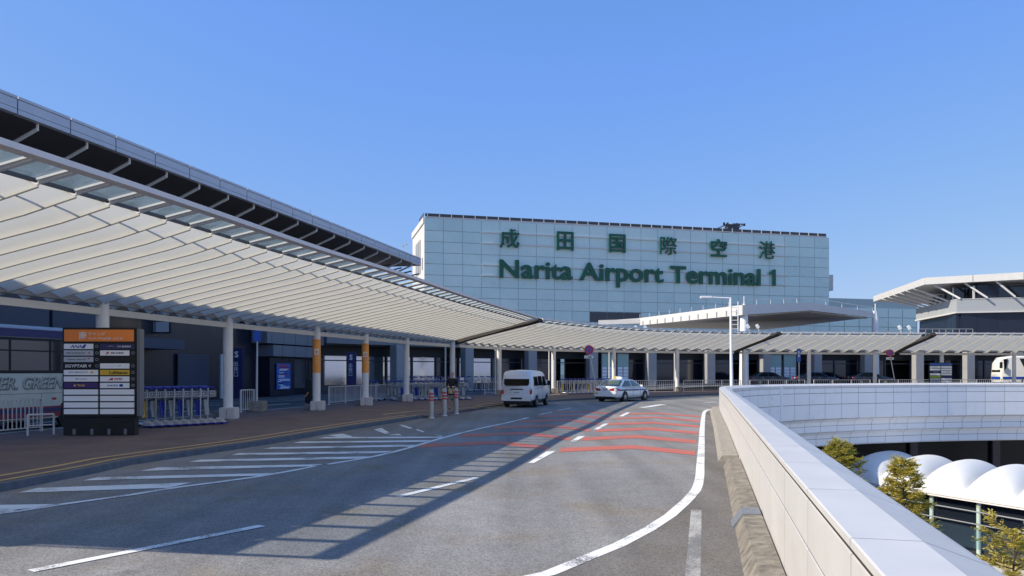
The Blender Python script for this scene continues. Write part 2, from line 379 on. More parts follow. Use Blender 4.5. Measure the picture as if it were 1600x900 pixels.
# deck carries road and terminal: everything on the outer side of the parapet line
dk = MB(); edge = [(p.x, p.y) for p in offs(WP, -.3)]
poly = edge+[(140, 64), (140, 330), (-160, 330), (-160, -40), (-2, -40)]
dk.sheet(poly, ROAD); 
struct('road', dk, M['asphalt'])
un = MB(); un.sheet([(p.x, p.y) for p in offs(WP, .3)]+[(140, 64), (140, 330), (-160, 330), (-160, -40), (-2, -40)], -3.46); struct('deck_underside', un, M['concrete'])
# shoulder strip between edge line and wall
EDGE = [(857, 897), (913, 874), (967, 852), (1013, 828), (1047, 806), (1073, 783), (1087, 767), (1093, 748), (1094.5, 723), (1096, 700), (1097, 673), (1098.7, 653), (1100, 645)]
EL = [G(*p) for p in EDGE]
sh = MB(); sh.sheet([(e.x, e.y) for e in EL]+[(p.x, p.y) for p in reversed([q for q in WP if 4 < q.y < 41.5])]+[(1.9, 4.2), (.9, 4.2)], ROAD+.004)
struct('road_shoulder', sh, M['shoulder'])
# footpath with kerb
inner = offs(CL, 2.6)
fp = [(p.x, p.y) for p in KERB]+[(G(673, 653.5).x, G(673, 653.5).y), (G(735, 643).x, G(735, 643).y)]+[(p.x, p.y) for p in KERB2]
fpoly = fp+[(p.x, p.y) for p in reversed(inner)]
f1 = MB(); f1.sheet(fpoly, 0.0); struct('pavement', f1, M['brick'])
k1 = MB()
for K in (KERB, KERB2):
    for a, b in zip(K, K[1:]):
        na = (b-a).normalized(); nn = Vector((na.y, -na.x))
        k1.face([V3(a+nn*.05, ROAD-.02), V3(b+nn*.05, ROAD-.02), V3(b+nn*.03, .006), V3(a+nn*.03, .006)])
        k1.face([V3(a+nn*.03, .006), V3(b+nn*.03, .006), V3(b-nn*.17, .006), V3(a-nn*.17, .006)])
a = G(660, 653.5); b = G(750, 638)
ex = Vector((.97, -.25)); rampm = MB()
rampm.face([V3(G(673, 653.5), .001), V3(a+ex.to_3d()*.6, ROAD+.004), V3(b+ex.to_3d()*.45, ROAD+.004), V3(G(735, 643), .001)])
rampm.face([V3(KERB[-1], .001), V3(a, ROAD-.01), V3(a+ex.to_3d()*.6, ROAD+.004)]); rampm.face([V3(G(735, 643), .001), V3(b+ex.to_3d()*.45, ROAD+.004), V3(KERB2[0], .001)]); rampm.face([V3(KERB[-1], .001), V3(a+ex.to_3d()*.6, ROAD+.004), V3(G(673, 653.5), .001)])
struct('crossing_ramp', rampm, M['brick'])
kd = struct('kerb', k1, M['kerb'])
t1 = MB()
KA = offs(KERB, .26); t1.ribbon(KA, .13, .011); t1.ribbon(offs(KERB, .80), .15, .005)
KB = offs(KERB2, .3); t1.ribbon(KB, .16, .011); t1.ribbon([P(x, y, 0).xy for x, y in ((598, 648), (640, 643.2), (700, 639.5), (745, 636.5), (790, 630.5))], .18, .0062)
t1.ribbon([P(x, y, 0).xy for x, y in ((560, 640), (600, 641), (645, 643.5))], .12, .0051)
struct('tactile_strip', t1, M['tan'])
# inner bus road
ir = MB(); A = offs(CL, 2.62); B = offs(CL, 10.6); n = len(A)
def rz(p): return ROAD+.004 if p.x < 8 else ROAD+.004+min(1, (p.x-8)/12)*.55
for i in range(n-1): ir.face([V3(A[i], rz(A[i])), V3(A[i+1], rz(A[i+1])), V3(B[i+1], rz(B[i+1])), V3(B[i], rz(B[i]))])
struct('inner_road', ir, M['inner_asphalt'])
il = MB()
for d, wd in ((4.0, .15), (10.0, .15)):
    o_ = [p for p in offs(CL, d) if p.x < 6]; il.ribbon(o_, wd, ROAD+.009)
o_ = [p for p in offs(CL, 7) if p.x < 6]
for i in range(0, len(o_)-4, 8): il.ribbon(o_[i:i+4], .25, ROAD+.009)
struct('inner_road_markings', il, M['white_paint'])
ip = MB(); A = offs(CL, 10.6); B = offs(CL, 22)
for i in range(n-1):
    za, zb = rz(A[i])+.13, rz(A[i+1])+.13
    ip.face([V3(A[i], za), V3(A[i+1], zb), V3(B[i+1], zb), V3(B[i], za)]); ip.face([V3(A[i], za-.15), V3(A[i+1], zb-.15), V3(A[i+1], zb), V3(A[i], za)])
struct('terminal_pavement', ip, M['kerb'])

# ------------------------------------------------------------------ road markings
Z1 = ROAD+.008
wm = MB()
def poly(mb, pts, z=Z1): mb.face([V3(G(*p), z) for p in pts]) 
def line(mb, pts, wd, z=Z1): mb.ribbon([v.xy for v in crom_px(pts)], wd, z)
def crom_px(pts): return [Vector((p.x, p.y)) for p in crom([G(*q).xy for q in pts], .7)]
class _v:
    pass
def line(mb, pts, wd, z=Z1): mb.ribbon(crom([G(*q).xy for q in pts], .7), wd, z)
line(wm, [(-60, 813), (0, 802.5), (28, 799.5), (93, 789), (199, 774.6), (280, 761.5), (398, 746), (493, 729), (580, 714.5), (633, 701.7), (690, 685), (740, 672), (800, 659), (826, 652.5)], .15)
line(wm, [(842, 648.5), (862, 644)], .12); line(wm, [(872, 641.5), (892, 637.5)], .12)
def flat(pts): wm.face([V3(G(*p), Z1) for p in pts])
flat([(-60, 806), (-60, 793), (0, 789.5), (96, 788.2), (60, 793.5), (28, 796.5), (20, 799)])
H = [((28, 770.5), (59, 763), (300, 754.5), (262, 763)), ((129, 751.5), (152, 746.3), (432, 739.5), (405, 743.8)),
     ((219, 736.3), (246, 731), (517, 725.5), (495, 729)), ((295, 722.3), (314, 718.7), (579, 713.5), (560, 717.3)),
     ((362, 711.3), (373, 708.5), (613, 705), (600, 708.6)), ((411, 702), (425, 699.3), (650, 695.2), (640, 698.3)),
     ((457, 692.6), (470, 690.2), (674, 688.2), (664, 690.8)), ((498, 685.3), (508, 683.1), (696, 682.6), (688, 684.7))]
for h in H: flat([h[0], h[3], h[2], h[1]])
for pts in (((513, 680.5), (535, 678), (546, 680.6), (551, 683), (528, 683)), ((584, 671.5), (596, 669), (609, 676.5), (603, 678.5)), ((606, 680), (622, 678), (628, 680.6)), ((622, 664.5), (629, 663.8), (645, 669.3), (640, 670)), ((649, 671.6), (653, 671), (664, 675.2), (660, 675.6)), ((678, 679.5), (683, 679.2), (692, 681.3), (688, 681.6))):
    flat(list(reversed(pts)))
for a_, b_, wd in (((48, 893), (409, 822), .15), ((622, 776.5), (746, 746.5), .15)): line(wm, [a_, b_], wd)
for q in (((825, 724), (834, 724), (869, 705), (855, 705)), ((891, 690), (900, 690), (914, 682), (904, 682)), ((927, 671.3), (935, 671.3), (951, 662.2), (944, 662.2)), ((967, 650.6), (974, 650.6), (985, 644.6), (979, 644.6)), ((998, 637), (1010, 637), (1042, 632), (1030, 632)), ((1097, 629.4), (1102, 629.4), (1121, 628), (1117, 628))): flat(q)
line(wm, [(820, 905)]+EDGE, .17)
line(wm, [(1100, 645), (1102.5, 642.3), (1107, 640.2), (1115, 639), (1123, 638.6)], .17)
line(wm, [(893, 621.5), (915, 624.4)], .1)
struct('road_markings', wm, M['white_paint'])
ow = MB(); line(ow, [(1076, 960), (1082.5, 900), (1088, 797)], .15, ROAD+.0055); struct('old_road_marking', ow, M['worn_paint'])
rm = MB()
def chev(a, b, c, t):
    rm.face([V3(G(a[0]-3, a[1]+t), Z1-.002), V3(G(b[0], b[1]+t*.9), Z1-.002), V3(G(*b), Z1-.002), V3(G(*a), Z1-.002)])
    rm.face([V3(G(b[0], b[1]+t*.9), Z1-.002), V3(G(c[0], c[1]+t), Z1-.002), V3(G(*c), Z1-.002), V3(G(*b), Z1-.002)])
for a_ in (((876, 700), (987, 695.6), (1086, 705), 5.4), ((911, 683.5), (997, 680), (1088, 688), 4.3), ((933, 671), (1013, 668), (1090, 674.7), 3.5), ((949, 661.3), (1020, 659), (1092, 665), 2.8), ((962, 652.6), (1027, 651), (1093, 657), 2.2), ((972, 646), (1030, 645), (1094, 650.2), 1.8),
           ((657, 694), (780, 689), (856, 698), 4.6), ((722, 678.6), (820, 675), (890, 683.8), 3.8), ((772, 666.8), (860, 663.6), (922, 671), 3), ((812, 657), (890, 655.2), (938, 661.5), 2.5), ((842, 649.5), (905, 648.6), (951, 653.2), 2), ((866, 643.3), (915, 642.6), (962, 646.2), 1.7)): chev(a_[0], a_[1], a_[2], a_[3]*1.2)
struct('red_road_markings', rm, M['red_paint'])
# ------------------------------------------------------------------ parapet wall round the void
wall = thing('parapet_wall', 'white panelled parapet wall with pale coping curving round the open void beside the road', 'wall', (2.67, 7.64, 0))
WS = resample(WP, ds=1.71); nW = len(WS)
OFF = {}
def wo_(i, o):
    if o not in OFF: OFF[o] = offs(WS, -o)
    return OFF[o][i]
def strip(mb, prof, i, gap, mi=0):
    for (o0, z0), (o1, z1) in zip(prof, prof[1:]):
        a0, b0 = wo_(i, o0), wo_(i+1, o0); a1, b1 = wo_(i, o1), wo_(i+1, o1)
        d = (b0-a0).normalized()*gap/2
        mb.face([V3(a0+d, z0), V3(b0-d, z0), V3(b1-d, z1), V3(a1+d, z1)], mi)
cop = MB(); face = MB(); core = MB(); vf = MB(); cove = MB()
for i in range(nW-1):
    strip(cop, [(.006, .998), (-.004, 1.002), (-.004, 1.043), (.006, 1.05), (.335, 1.05)], i, .007)
    strip(cop, [(.335, 1.05), (.345, 1.046), (.62, .95), (.66, .93), (.66, .76)], i, .012)
    strip(face, [(.012, ROAD), (0, ROAD+.01), (0, .598), (.01, .602)], i, .008); strip(face, [(.01, .622), (0, .626), (0, .964), (.01, .968)], i, .008)
    strip(core, [(.022, ROAD), (.022, 1.038), (.60, .925), (.63, .80), (.63, -1.42), (.22, -1.5), (.22, -2.38), (-.17, -2.44), (-.17, -3.36), (-1, -3.40)], i, -.002)
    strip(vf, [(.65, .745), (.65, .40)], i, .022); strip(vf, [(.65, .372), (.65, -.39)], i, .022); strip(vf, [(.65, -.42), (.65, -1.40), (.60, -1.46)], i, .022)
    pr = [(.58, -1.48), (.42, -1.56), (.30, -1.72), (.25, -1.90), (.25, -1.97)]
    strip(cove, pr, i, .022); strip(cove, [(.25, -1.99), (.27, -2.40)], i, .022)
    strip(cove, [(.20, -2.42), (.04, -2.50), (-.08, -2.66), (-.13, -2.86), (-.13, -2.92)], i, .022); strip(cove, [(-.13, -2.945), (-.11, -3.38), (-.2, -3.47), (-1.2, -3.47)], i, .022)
core.build('wall_core', M['joint'], wall, world=True)
cop.build('coping', M['white_wall'], wall, world=True); face.build('road_side_panels', M['white_wall'], wall, world=True)
vf.build('void_side_panels', M['bounce_lit_panel'], wall, world=True); cove.build('curved_fascia_panels', M['bounce_lit_panel'], wall, world=True)
# expansion joint post on the void side (pale vertical strip)
ej = MB(); jp = min((i for i in range(nW) if WS[i].y > 44), key=lambda i: abs(WS[i].x/WS[i].y-.340))
p = wo_(jp, .66); d_ = (WS[jp+1]-WS[jp]).normalized()
ej.obox((p.x, p.y, -.25), (d_.x*.14, d_.y*.14, 0), (d_.y*.02, -d_.x*.02, 0), (0, 0, 1.2)); ej.build('joint_cover', M['white'], wall, world=True)

# kerb barrier at the foot of the wall
def kerbrun(name, lo, hi, wdt, hgt, m, step=.5):
    pts = resample([q for q in WP if lo <= q.y <= hi], ds=step); a = MB()
    w0 = offs(pts, wdt); w1 = offs(pts, wdt-.11); w2 = offs(pts, .015)
    random.seed(3)
    for i in range(len(pts)-1):
        a.face([V3(w0[i], ROAD-.01), V3(w0[i+1], ROAD-.01), V3(w1[i+1], ROAD+hgt), V3(w1[i], ROAD+hgt)][::-1])
        a.face([V3(w1[i], ROAD+hgt), V3(w1[i+1], ROAD+hgt), V3(w2[i+1], ROAD+hgt+.01), V3(w2[i], ROAD+hgt+.01)][::-1])
    for e in (0, -1): a.face([V3(w0[e], ROAD-.01), V3(w1[e], ROAD+hgt), V3(w2[e], ROAD+hgt+.01), V3(w2[e], ROAD-.01)])
    o = a.build(name, m); o['kind'] = 'structure'; return o
kerbrun('barrier_kerb', 3.0, 17.2, .36, .17, M['stained_concrete']); kerbrun('barrier_kerb', 17.22, 41.6, .46, .14, M['concrete'])
# end of the shoulder: pale stripe is in markings; metal cover on the kerb
q = next(v for v in WP if v.y > 10.1); c = thing('kerb_cover', 'grey metal cover plate bent over the stained kerb at the foot of the white wall', 'cover plate', (q.x-.2, q.y, ROAD))
dd = Vector((.24, .97, 0)); nn = Vector((-.97, .24, 0)); cm = MB()
ring = [nn*.2+Vector((0, 0, .0)), nn*.185+Vector((0, 0, .02)), nn*.06+Vector((0, 0, .188)), nn*-.17+Vector((0, 0, .20)), nn*-.17+Vector((0, 0, .17)), nn*.05+Vector((0, 0, .16)), nn*.16]
cm.loft([[p-dd*.24 for p in ring], [p+dd*.24 for p in ring]]); cm.build('cover_sheet', M['mid_grey'], c)
cb = MB()
for s in (-1, 1): cb.lathe([(0, .012), (.014, .01), (.016, 0)], (0, 0, 0), 8); cb.v[-24:] = [v+dd*s*.18+Vector((0, 0, .198)) for v in cb.v[-24:]]
cb.build('fixing_bolt', M['chrome'], c)

# ------------------------------------------------------------------ canopy along the kerb
M['seam_shade'] = mat('seam_shade', (.40, .39, .36), .7)  # grey for thin bars that draw the shadow line between fabric panels
M['gutter'] = mat('gutter_steel', (.035, .028, .026), .7)
def pxs(l): return [P(x, y, CAMZ+k) for x, y, k in l]
def dense(pts, n):
    seg = []
    P2 = crom([(p.x, p.y) for p in pts], .4); 
    rs = resample([V3(p, 0) for p in P2], n=n)
    za = [p.z for p in pts]
    for i, p in enumerate(rs): p.z = za[0]+(za[-1]-za[0])*i/n
    return rs
def canopy(name, label, R_, C_, n, cols, wraps=(), e0=True, e1=False, tk=.27):
    Rr = dense(R_, n); Cc = dense(C_, n)
    base = Cc[0]; t = thing(name, label, 'canopy', (base.x, base.y, 0), 0, 'canopy sections along the terminal kerb')
    def pt(i, v, u=0):      # i may be fractional; v 0 at columns .. 1 at inner edge of the glass strip
        j = min(int(i), n-1); f = i-j
        r = Rr[j].lerp(Rr[j+1], f); c = Cc[j].lerp(Cc[j+1], f)
        h = Vector((c.x-r.x, c.y-r.y, 0)); Lh = h.length; h.normalize(); I = Vector((r.x, r.y, r.z-.17))+h*1.02
        vv = v; q = Vector((c.x, c.y, 0)).lerp(Vector((I.x, I.y, 0)), vv)
        q.z = 4.17+(I.z-4.17)*(max(vv, 0)**.88 if vv > 0 else vv*1.2); return q
    fm = M['fabric']; VS = [-.055, 0, .06, .15, .3, .45, .6, .72, .82, .89, .94, 1.0]
    def T(v): return tk*(1 if v < .8 else 1-.55*(v-.8)/.2)
    for i in range(n):
        m = MB(); rows = []
        for v in VS:
            a = pt(i-.0, v); b = pt(i+.5, v); c = pt(i+1, v); tv = T(v)
            dv = (c-a)*.05
            rows.append([a+Vector((0, 0, .42*tv)), b+Vector((0, 0, .16*tv)), a.lerp(c, .84)+Vector((0, 0, -.27*tv)), c+Vector((0, 0, -tv*.58)), c+dv*.3+Vector((0, 0, -tv*.58)), c+dv*.4+Vector((0, 0, .42*tv))])
        vs = [p for r in rows for p in r]
        fs = [(6*j+k, 6*j+k+1, 6*j+k+7, 6*j+k+6) for j in range(len(rows)-1) for k in range(5)]
        m.add(vs, fs); hm = [r[3]-Vector((0, 0, .012)) for r in rows]
        pn_ = m.build('fabric_panel', fm, t, world=True, smooth=True)
        h = MB()
        for p, q in zip(hm, hm[1:]): h.bar(p, q, .016, .022)
        h.build('seam_shade', M['seam_shade'], pn_, world=True)
        g = MB(); a = pt(i, 1); b = pt(i+1, 1); ra = Rr[i]; rb = Rr[i+1]
        e = (b-a)*.07; z = Vector((0, 0, .05))
        top = [a+e+z, b-e+z, rb-e*1.0+(b-rb).normalized()*.12+z*.5, ra+e+(a-ra).normalized()*.12+z*.5]
        g.face(top)
        gp = g.build('glass_pane', M['glass'], t, world=True)
        g = MB(); z = Vector((0, 0, .02)); g.bar(top[1]-z, top[2]-z, .05, .04); g.bar(top[0]-z*2.5, top[3]-z*2.5, .03, .03); g.build('pane_edge', M['beam'], gp, world=True)
        # sill at inner edge of each pane
    sill = MB()
    for i in range(n):
        a = pt(i, 1); b = pt(i+1, 1); e = (b-a)*.05; sill.bar(a+e+Vector((0, 0, .02)), b-e+Vector((0, 0, .02)), .05, .07)
    sill.build('pane_frame', M['dark_steel'], t, world=True)
    for i in range(n+1):
        m = MB(); q = [pt(i, v) for v in (.70, .82, .9, 1.0)]+[Rr[i].copy()]
        for a, b, h in zip(q, q[1:], (.04, .06, .075, .075)): m.bar(a, b, .035, h)
        if i in (0, n): 
            qq = [pt(i, v) for v in (-.05, .15, .4, .7)]
            for a, b in zip(qq, qq[1:]): m.bar(a, b, .12, .2)
        m.build('rib_arm', M['steel_white'], t, world=True)
    rm_ = MB()
    for a, b in zip(Rr, Rr[1:]): rm_.bar(a-Vector((0, 0, .05)), b-Vector((0, 0, .05)), .25, .10)
    rm_.build('edge_beam', M['rim'], t, world=True)
    for v in (.86,):
        tb = MB()
        for i in range(n): tb.tube(pt(i, v)+Vector((0, 0, .07 if v > .6 else .15)), pt(i+1, v)+Vector((0, 0, .07 if v > .6 else .15)), .028, 8)
        tb.build('purlin_tube', M['steel_white'], t, world=True)
    bm_ = MB(); 
    for a, b in zip(Cc, Cc[1:]): bm_.bar((a.x, a.y, 3.79), (b.x, b.y, 3.79), .14, .21)
    bm_.build('lower_beam', M['beam'], t, world=True)
    ub = MB()
    for a, b in zip(Cc, Cc[1:]): ub.bar((a.x, a.y, 4.10), (b.x, b.y, 4.10), .2, .16)
    ub.build('upper_beam', M['pillar'], t, world=True)
    for fl, i, s in ((e0, 0, -1), (e1, n, 1)):
        if not fl: continue
        gt = MB(); q = [pt(i, v) for v in (-.05, .1, .3, .5, .7, .85, 1.0)]+[Rr[i].copy()]
        d = (Cc[min(i, n-1)+1]-Cc[min(i, n-1)]).normalized()*s*.16; d.z = 0
        for a, b in zip(q, q[1:]): gt.bar(a+d-Vector((0, 0, .12)), b+d-Vector((0, 0, .12)), .50, .22)
        gt.build('gutter', M['gutter'], t, world=True)
    for ci in cols:
        x, y = COLS[ci]; m = MB(); prof = [(.19, 0), (.19, 4.22), (.0, 4.22)]
        m.lathe(prof, (x, y, .0), 24); co = m.build('column', M['column'], t, world=True, smooth=True)
        br = MB()
        for v in (.12, .24):
            k = min(range(n+1), key=lambda j: (Cc[j]-Vector((x, y, 0))).xy.length); br.tube((x, y, 4.0), pt(k, v), .05, 8)
        br.build('brace', M['column'], co, world=True) if False else None
        if ci in wraps:
            wmb = MB(); wmb.lathe([(.197, 1.85), (.197, 3.5)], (x, y, 0), 32); wr = wmb.build('orange_wrap', M['orange'], co, world=True, smooth=True)
            # white wing sign on the wrap, facing the camera
            d = Vector((-x, -y, 0)).normalized(); rt = Vector((-d.y, d.x, 0)); c0 = Vector((x, y, 0))+d*.2
            tx = MB(); 
            tx.obox(c0+Vector((0, 0, 2.88))-d*.012, rt*.11, d*.012, (0, 0, .15))
            tx2 = MB(); put_text(tx, 'ウイング', c0+d*.012+Vector((0, 0, 2.60)), rt, (0, 0, 1), wd=.22, depth=.006); put_text(tx, 'South Wing', c0+d*.012+Vector((0, 0, 2.42)), rt, (0, 0, 1), wd=.24, depth=.006)
            tx.build('wing_sign', M['white'], co, world=True)
            put_text(tx2, '南', c0+d*.003+Vector((0, 0, 2.88)), rt, (0, 0, 1), wd=.17, ht=.22, bold=.02, depth=.006); tx2.build('wing_character', M['orange'], co, world=True)
        j = ci; d = Vector((COLS[min(j+1, len(COLS)-1)][0]-COLS[j-1][0], COLS[min(j+1, len(COLS)-1)][1]-COLS[j-1][1])).normalized()
        bb = MB()
        for s in (-1, 1):
            cx = x+.1+s*.155; cy = y-.12
            bb.box(cx-.15, cx+.15, cy-.33, cy+.3, 0, .47)
        bb.build('base_block', M['white_wall'] if ci < 9 else M['concrete'], t, world=True, bevel=.03)
        if ci < 9:
            b2 = MB(); b2.box(x-.62, x-.16, y+.02, y+.55, 0, .30); b2.build('base_footing', M['mid_grey'], t, world=True, bevel=.02)
    return t
c0 = Vector((-17.1, 8.6, 4.17))
def cpts(a, b, extra=()): return [V3(p, 4.17) for p in a]
S1R = [Vector((-8.8, 6.51, 5.32))]+pxs([(0, 220, 3.42), (297, 318, 3.44), (500, 387, 3.47), (633, 428, 3.5), (747, 467, 3.53), (838, 495.6, 3.56)])
S1C = [c0]+[V3(COLS[i], 4.17) for i in (2, 4, 6, 7)]+[V3((-4.5, 55.2), 4.17)]
canopy('canopy', 'long curved white fabric canopy with orange banded columns nearest the directory board', S1R, S1C, 54, range(1, 9), wraps=(5, 6), e0=False)
S2R = pxs([(846, 497.4, 3.52), (920, 505.5, 3.5), (1000, 512, 3.5), (1080, 515.5, 3.5), (1150, 517.3, 3.5), (1211, 518.3, 3.5)])
S2C = [V3((-3.9, 56.0), 4.17)]+[V3(COLS[i], 4.17) for i in (9, 10, 11, 12)]+[V3((21.9, 75.9), 4.17)]
canopy('canopy', 'white fabric canopy section above the silver van and white taxi', S2R, S2C, 28, range(9, 13), tk=.40)
S3R = pxs([(1221, 518.5, 3.5), (1330, 519, 3.5), (1444, 519.6, 3.5)])
S3C = [V3((22.6, 76.1), 4.17), V3(COLS[14], 4.17), V3((40.0, 80.4), 4.17)]
canopy('canopy', 'white fabric canopy section above the parked black cars', S3R, S3C, 12, range(13, 16), tk=.46)
S4R = pxs([(1462, 519.7, 3.5), (1600, 520.2, 3.5), (1760, 521, 3.5)])
S4C = [V3((40.7, 80.6), 4.17), V3(COLS[17], 4.17), V3((66, 84.1), 4.17)]
canopy('canopy', 'white fabric canopy section above the white coach', S4R, S4C, 15, (16, 17, 18), tk=.46)

# ------------------------------------------------------------------ terminal building (south wing, curved frontage, big roof)
tb = thing('terminal_building', 'long dark glazed terminal behind the canopy with an overhanging grey edged roof', 'building', (-20, 50, 0))
B0 = 33.0
def fw(px, z=None, py=None):        # point on the straight frontage
    Y = B0/(.25-(px-800)/F); X = .25*Y-B0
    return Vector((X, Y, z if z is not None else CAMZ+(HY-py)*Y/F))
FT = Vector((.2425, .9701, 0)); FN = Vector((.9701, -.2425, 0))     # along, outward
def fbox(mb, pa, pb, z0, z1, o0, o1, mi=0):
    a = fw(pa, 0); b = fw(pb, 0); c = (a+b)/2+FN*(o0+o1)/2; c.z = (z0+z1)/2
    mb.obox(c, (b-a)/2, FN*abs(o1-o0)/2, (0, 0, (z1-z0)/2), mi)
w1 = MB(); a = Vector((-33-1.2-.5*2.4, -5, 0))
p0 = Vector((.25*-5-B0, -5, 0)); p1 = Vector((.25*66-B0, 66, 0))
def fbox2(mb, y0, y1, z0, z1, o0, o1, mi=0):
    a = Vector((.25*y0-B0, y0, 0)); b = Vector((.25*y1-B0, y1, 0)); c = (a+b)/2+FN*(o0+o1)/2; c.z = (z0+z1)/2
    mb.obox(c, (b-a)/2, FN*abs(o1-o0)/2, (0, 0, (z1-z0)/2), mi)
fbox2(w1, -10, 76, -.2, 12.4, -6.0, -.6); w1.build('wall', M['facade_dark'], tb, world=True)
# upper window band over whole length
for i in range(22):
    y0 = 2+i*3.0; wn = MB(); fbox2(wn, y0+.12, y0+2.88, 6.9, 11.6, -.58, -.45); wn.build('window', M['facade_glass'], tb, world=True)
ub = MB(); fbox2(ub, -6, 72, 5.9, 6.7, -.59, .1); fbox2(ub, -6, 72, 11.7, 12.4, -.59, .0); ub.build('storey_band', M['facade_grey'], tb, world=True)
# first floor blue-dark panels on the near part
for i in range(13):
    y0 = 4+i*3.2; wn = MB(); fbox2(wn, y0+.1, y0+3.1, 4.1, 5.8, -.58, -.40)
    if y0 < 46: wn.build('cladding_panel', M['shutter'] if i % 3 else M['facade_glass'], tb, world=True)
for i in range(10):
    y0 = 4+i*4.0; wn = MB(); fbox2(wn, y0+.15, y0+3.85, .1, 3.1, -.58, -.5)
    if y0 < 44: wn.build('shop_window', M['facade_glass'], tb, world=True)
aw = MB(); fbox2(aw, -4, 47, 3.25, 3.85, -.55, 1.4); aw.build('awning', M['shutter'], tb, world=True)
s_ = MB(); a_ = fw(287, 0).y; b_ = fw(335, 0).y
for k in range(18): fbox(s_, 287, 335, .1+k*.165, .1+k*.165+.15, -.50, -.42-.0)
s_.build('roller_shutter', M['shutter'], tb, world=True)
pp = MB(); pp.tube(fw(340, .1)+FN*.3, fw(340, 3.1)+FN*.3, .12, 12); pp.build('downpipe', M['beam'], tb, world=True, smooth=True)
# pale cladding block right of the awning
for r0, r1, jo in ((3.05, 3.95, (413, 428, 447, 465, 478, 487)), (4.0, 6.4, (403, 411, 430, 448, 468, 487))):
    for pa, pb in zip(jo, jo[1:]):
        m = MB(); fbox(m, pa+.25, pb-.25, r0+.03, r1-.03, -.55, .75); m.build('cladding_panel', M['facade_grey'], tb, world=True)
m = MB(); fbox(m, 487.5, 534, 4.15, 6.6, -.55, .6); m.build('header_beam', M['facade_grey'], tb, world=True)
m = MB(); fbox(m, 416, 455, .05, 3.0, -.55, .3); m.build('vending_bay', M['facade_dark'], tb, world=True)
for pa, pb, mt in ((460, 484, 'mirror_glass'), (492, 512, 'mirror_glass'), (513, 533, 'mirror_glass')):
    m = MB(); fbox(m, pa, pb, .55, 2.95, -.55, -.42); m.build('shop_window', M[mt], tb, world=True)
# poster
ps = MB(); fbox(ps, 425, 446.5, .55, 2.55, .36, .42, 0)
random.seed(5)
for k in range(22):
    z = .62+.085*k; a = 425.6+random.random()*6; b = a+5+random.random()*13
    fbox(ps, a, min(b, 446), z, z+.04+.03*random.random(), .42, .425+.002*(k % 3), random.choice((1, 1, 2, 3)))
ps.build('poster', [M['sign_blue'], M['plate_white'], M['red'], M['navy']], tb, world=True)
# curved frontage behind the canopy
PILX = [604, 617+100, 818, 915.5, 1008.5, 1097, 1182.5, 1263.5, 1342, 1421, 1499, 1576, 1650]
FD = resample(FACL, ds=.25)
def onF(px):
    k = min((i for i in range(len(FD)) if FD[i].y > 60), key=lambda i: abs(FD[i].x/FD[i].y-(px-800)/F)); d = (FD[k+1]-FD[k-1]).normalized(); return FD[k], d
pil = [onF(p) for p in PILX]
st = [(Vector((.25*66-B0, 66)), Vector((.2425, .9701)))]+pil
roofp = MB(); 
fl = [q for q in FACL if q.y > 60]; back = offs(fl, 9)
roofp.sheet([(p.x, p.y) for p in offs(fl, -1.3)]+[(p.x, p.y) for p in reversed(back)], 6.45); roofp.build('flat_roof', M['facade_grey'], tb, world=True)
for i in range(len(st)-1):
    (a, da), (b, db) = st[i], st[i+1]; a = V3(a, 0); b = V3(b, 0); d = (b-a).normalized(); nrm = Vector((d.y, -d.x, 0)); L = (b-a).length
    def bx(name, s0, s1, z0, z1, o0, o1, mt):
        m = MB(); c = a+d*(s0+s1)/2+nrm*(o0+o1)/2; c.z = (z0+z1)/2; m.obox(c, d*(s1-s0)/2, nrm*(o1-o0)/2, (0, 0, (z1-z0)/2)); return m.build(name, M[mt], tb, world=True)
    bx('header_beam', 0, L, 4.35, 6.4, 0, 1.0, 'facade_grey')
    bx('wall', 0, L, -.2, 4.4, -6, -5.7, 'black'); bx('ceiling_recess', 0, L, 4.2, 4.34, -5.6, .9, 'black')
    bright = i <= 3
    k = max(1, round(L/3.2)); wL = L/k
    for j in range(k):
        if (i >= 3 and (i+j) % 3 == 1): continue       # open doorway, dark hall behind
        mt = 'mirror_glass' if (bright and (i+j) % 4 != 3) else 'facade_glass'
        bx('window_pane', j*wL+.14, (j+1)*wL-.14, .75, 2.85, -.08, -.03, mt); bx('window_pane', j*wL+.14, (j+1)*wL-.14, 2.95, 3.3, -.08, -.03, mt if bright else 'facade_glass')
    bx('window_frame', 0, L, 2.85, 2.95, -.1, .06, 'dark_steel'); bx('window_frame', 0, L, .0, .72, -.1, .05, 'dark_steel'); bx('window_frame', 0, L, 3.31, 4.2, -.1, .05, 'black')
    for j in range(k+1):
        bx('mullion', j*wL-.09 if j else 0, j*wL+.09 if j < k else L, .7, 3.35, -.12, .1, 'dark_steel')
for i, (p, d) in enumerate(pil):
    m = MB(); d3 = V3(d, 0); n3 = Vector((d.y, -d.x, 0)); c = V3(p, 2.1)+n3*1.5; m.obox(c, d3*.52, n3*.45, (0, 0, 2.28)); 
    m.build('pillar', M['pillar'], tb, world=True, bevel=.03)
